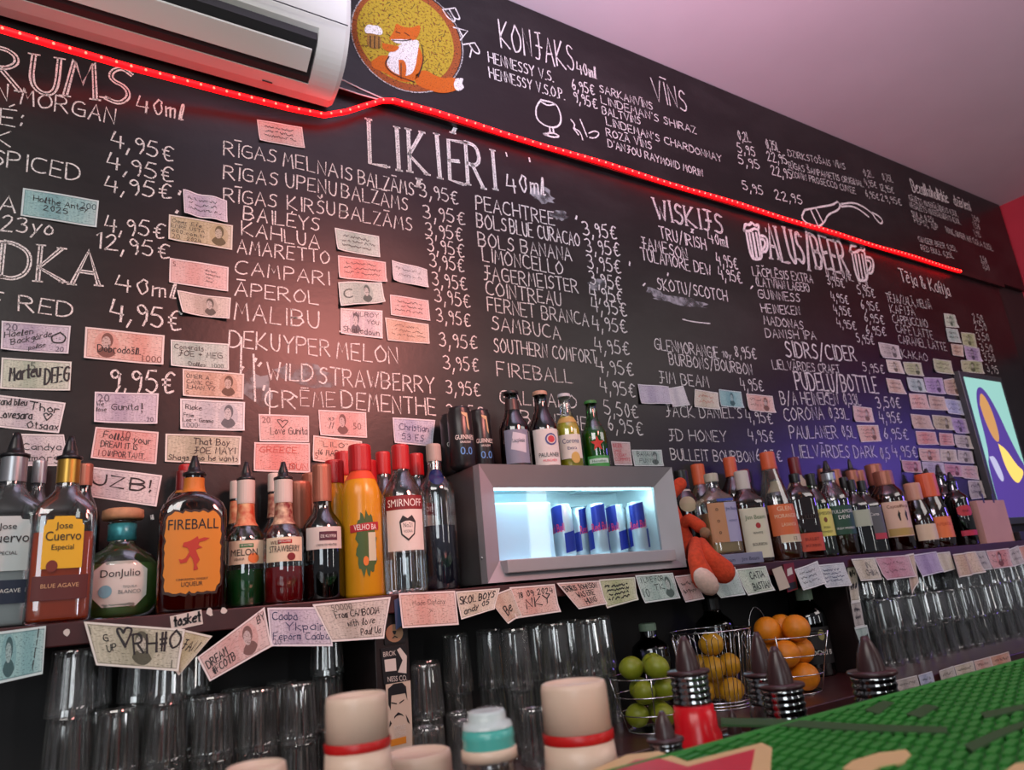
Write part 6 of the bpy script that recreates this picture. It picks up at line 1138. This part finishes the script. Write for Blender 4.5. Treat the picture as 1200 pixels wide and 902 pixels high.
# ------------------------------------------------------------------ bar in the foreground: counter, mat, speed rail bottles
ZB = 1.149
tag(MB().box(XL, 2.9, -2.0, -1.112, ZB - .045, ZB - .006).build('bar_counter', m_dark, bevel=.004), 'dark wooden bar top under the green bar mat', 'counter')
tag(MB().box(XL, 2.9, -1.9, -1.16, 0, ZB - .0455).build('bar_cabinet', m_dark), 'dark panelled bar base under the bar top', 'bar')
m_mbase = pbr('mat_rubber', sc(26, 98, 34), .6); m_grn = pbr('green_rubber', sc(40, 135, 45), .55, noise=.2, nscale=14); m_dgrn = pbr('dark_green_rubber', sc(40, 78, 36), .6); m_cream = pbr('cream_rubber', sc(215, 180, 130), .6); m_star = pbr('red_rubber', sc(200, 40, 62), .5)
mat = empty('bar_mat', (.9, -1.3, ZB - .0055), 'green ribbed rubber bar mat with a red star at the front of the bar', 'bar mat'); MO = Vector(mat.location)
MB().box(.34, 2.1, -1.62, -1.105, ZB - .0055, ZB - .003).build('mat_base', m_mbase, parent=mat, origin=MO, bevel=.001)
MB().box(.34, 2.1, -1.113, -1.105, ZB - .002, ZB + .0015).build('mat_edge', m_grn, parent=mat, origin=MO, bevel=.0015)
C_, T_ = atz(806, 972, ZB), atz(897, 877, ZB); Rs = (T_ - C_).length; a0 = math.atan2(T_.y - C_.y, T_.x - C_.x)
def flat(pts): return [tuple(atz(x, y, ZB)[:2]) for x, y in pts]
MB().prism(flat([(650, 930), (690, 905), (735, 885), (772, 881), (806, 893), (893, 871), (905, 877), (903, 905), (925, 950), (760, 950)]), ZB - .003, ZB + .0008).build('star_outline', m_cream, parent=mat, origin=MO)
MB().prism(flat([(690, 920), (745, 892), (770, 889), (806, 900), (885, 879), (880, 905), (890, 940), (760, 940)]), ZB - .002, ZB + .0013).build('red_star', m_star, parent=mat, origin=MO)
nb = MB(); ny = 0
y = -1.122
while y > -1.42:
    x = .40
    while x < 1.75:
        p = Vector((x, y, ZB)); d = math.hypot(p.x - C_.x, p.y - C_.y)
        if depth(p) > .12: nb.prism([(x, y), (x + .024, y + .006), (x + .024, y + .0125), (x, y + .0065)], ZB - .003, ZB + .0005)
        x += .029
    y -= .0115
o = nb.build('rubber_ribs', m_grn, parent=mat, origin=MO, recalc=False); o['kind'] = 'stuff'
for pts in ([(845, 842), (905, 843), (1000, 849), (1110, 853), (1110, 860), (1000, 857), (905, 851), (845, 850)], [(1014, 833), (1035, 822), (1048, 824), (1030, 838)], [(1062, 838), (1085, 826), (1100, 829), (1080, 842)], [(1130, 874), (1170, 856), (1200, 846), (1200, 853), (1175, 864), (1140, 882)], [(1150, 836), (1200, 826), (1200, 832), (1155, 843)]):
    MB().prism([(atz(a, b_, ZB).x, atz(a, b_, ZB).y) for a, b_ in pts], ZB - .001, ZB + .0012).build('dark_lettering', m_dgrn, parent=mat, origin=MO)
for pts in ([(988, 902), (1000, 893), (1030, 884), (1062, 880), (1068, 886), (1060, 894), (1030, 900), (1015, 910)], [(1172, 910), (1190, 897), (1215, 893), (1215, 912)]):
    MB().prism([(atz(a, b_, ZB).x, atz(a, b_, ZB).y) for a, b_ in pts], ZB - .001, ZB + .0014).build('cream_lettering', m_cream, parent=mat, origin=MO)
ZR = .925
tag(MB().box(-.1, 1.5, -1.109, -.86, ZR - .02, ZR - .0006).build('speed_rail', m_alu, bevel=.002), 'steel bottle rail on the bartender side of the bar', 'rail')
for x in (0, .5, 1.0, 1.45):
    pass
m_plw = pbr('white_plastic', sc(232, 200, 178), .35); m_plr = pbr('red_ring', sc(200, 25, 25), .35); m_plt = pbr('red_print', sc(215, 130, 115), .5)
GRB = 'bottles in the speed rail'
def white_bottle(px, top, wpx, Y, label):
    X = x_for(px, Y, ZB + .05); zt = z_for(X, Y, top); r = wpx * depth((X, Y, zt)) / FPX / 2; o = empty('syrup_bottle', (X, Y, ZR), label, 'bottle', GRB, math.atan2(-X, 1.65 + Y)); h = zt - ZR
    zc = h - r * 1.62
    MB().lathe([(0, 0), (r * 1.22, 0), (r * 1.3, .008), (r * 1.3, h * .30), (r * 1.24, zc - r * 2.2), (r * 1.06, zc - r * .5), (r * 1.02, zc), (0, zc)], 32).build('body', m_plw, parent=o, smooth=True)
    MB().lathe([(r * 1.03, zc), (r * 1.05, zc + .002), (r * 1.05, zc + r * .26), (r * 1.03, zc + r * .28)], 32).build('red_ring', m_plr, parent=o, smooth=True)
    MB().lathe([(0, zc + .001), (r * 1.0, zc + r * .28), (r * .985, h - .006), (r * .95, h - .001), (r * .88, h), (r * .84, h - .003), (0, h - .003)], 32).build('cap', m_plw, parent=o, smooth=True)
    b = MB()
    for k, tx in enumerate(('Puree', 'Mix')): printed(b, tx, lambda u, v: Vector((r * 1.12 * math.sin(u / r), -r * (1.12 + .012 * k) * math.cos(u / r), v)), 0, zc - r * (1.15 + .8 * k), r * .5, r * 1.5)
    b.build('red_print', m_plt, parent=o, recalc=False)
white_bottle(419, 813, 72, -1.03, 'white syrup bottle with red ring in front of the mustached card')
white_bottle(673, 798, 78, -1.03, 'white syrup bottle with red ring in front of the stacked tall glasses')
white_bottle(486, 880, 82, -.95, 'lower white bottle cap just past the ringed bottle by the card')
white_bottle(300, 895, 70, -1.04, 'lowest white bottle cap at the bottom edge, below the tumblers')
def teal_bottle(px, top, wpx, Y):
    X = x_for(px, Y, ZB + .05); zt = z_for(X, Y, top); r = wpx * depth((X, Y, zt)) / FPX / 2; o = empty('teal_cap_bottle', (X, Y, ZR), 'clear bottle with translucent teal ribbed cap between the white bottles', 'bottle', GRB); h = zt - ZR
    MB().lathe([(0, 0), (r * 1.15, 0), (r * 1.2, .01), (r * 1.2, h * .6), (r * .9, h - r * 1.9), (r * .9, h - r * 1.7), (0, h - r * 1.7)], 28).build('body', clear_glass('glass_clear', *TINT['clear']), parent=o, smooth=True)
    MB().lathe([(0, h - r * 1.72), (r * 1.08, h - r * 1.7), (r * 1.08, h - r * 1.35), (r, h - r * 1.3), (0, h - r * 1.3)], 28).build('collar', m_plw, parent=o, smooth=True)
    MB().lathe([(r, h - r * 1.3), (r * 1.02, h - r * 1.25), (r * .98, h - r * 1.05), (r * 1.02, h - r * .95), (r * .96, h - r * .6), (0, h - r * .6)], 28).build('teal_cap', pbr('teal_plastic', sc(90, 185, 175), .2), parent=o, smooth=True)
    MB().lathe([(r * .98, h - r * .6), (r * .92, h - r * .42), (r * .74, h - r * .36), (r * .74, h - r * .12), (r * .68, h), (r * .6, h), (0, h - .002)], 28).build('spout', pbr('frosted_plastic', sc(205, 215, 215), .25), parent=o, smooth=True)
teal_bottle(570, 832, 60, -1.02)
m_pdk = pbr('brown_pourer', sc(62, 38, 40), .3, noise=.1); m_rib = clear_glass('pourer_ribs', (.42, .40, .46), .25, .6, .08)
def pourer_bottle(px, tip, collar, wpx, Y, col, label, lean=0.0):
    X = x_for(px, Y, ZB + .08); zc = z_for(X, Y, collar); zt = z_for(X, Y, tip); r = wpx * depth((X, Y, zc)) / FPX / 2; o = empty('pourer_bottle', (X, Y, ZR), label, 'bottle', GRB, math.atan2(-X, 1.65 + Y)); h = zc - ZR; hs = zt - zc
    mcol = pbr('rail_glass_%d_%d_%d' % col, sc(*col), .25); zr = h - r * 1.35
    MB().lathe([(0, 0), (r * 1.15, 0), (r * 1.25, .008), (r * 1.25, h * .45), (r * 1.1, zr - r * 1.2), (r * .98, zr - r * .95), (r * .98, zr - r * .35), (r * .92, zr - r * .3), (r * .92, zr), (0, zr)], 28).build('body', mcol, parent=o, smooth=True)
    rp = []
    for k in range(5): z = zr + (h - zr) * k / 5; rp += [(r * .84, z), (r * .90, z + (h - zr) * .1), (r * .84, z + (h - zr) * .18)]
    MB().lathe([(0, zr)] + rp + [(r * .8, h), (0, h)], 28).build('stopper_ribs', m_rib, parent=o, smooth=True); MB().lathe([(0, zr + .001), (r * .5, zr + .001), (r * .5, h - .001), (0, h - .001)], 16).build('stopper_core', m_pdk, parent=o)
    MB().lathe([(0, h), (r * .98, h), (r * 1.0, h + r * .08), (r * .96, h + r * .16), (0, h + r * .18)], 28).build('collar', m_pdk, parent=o, smooth=True)
    MB().lathe([(r * .56, h + r * .12), (r * .54, h + hs * .25), (r * .44, h + hs * .55), (r * .25, h + hs * .85), (r * .12, h + hs), (0, h + hs * .985)], 20).build('spout', m_pdk, parent=o, smooth=True)
pourer_bottle(801, 745, 789, 50, -.97, (215, 15, 30), 'red bottle with dark pourer spout in front of the limes')
pourer_bottle(884, 740, 791, 46, -.90, (40, 24, 26), 'dark bottle with pourer, farther of the pair before the oranges')
pourer_bottle(903, 757, 805, 54, -.99, (120, 60, 35), 'dark bottle with pourer, nearer of the pair before the oranges')
pourer_bottle(1007, 745, 790, 56, -.99, (48, 28, 26), 'dark bottle with pourer standing by the paper strip divider')
pourer_bottle(766, 833, 868, 44, -1.06, (40, 24, 24), 'low dark pourer between the white bottle and the red bottle')
pourer_bottle(842, 831, 862, 30, -.93, (40, 24, 24), 'small dark pourer just past the red bottle')
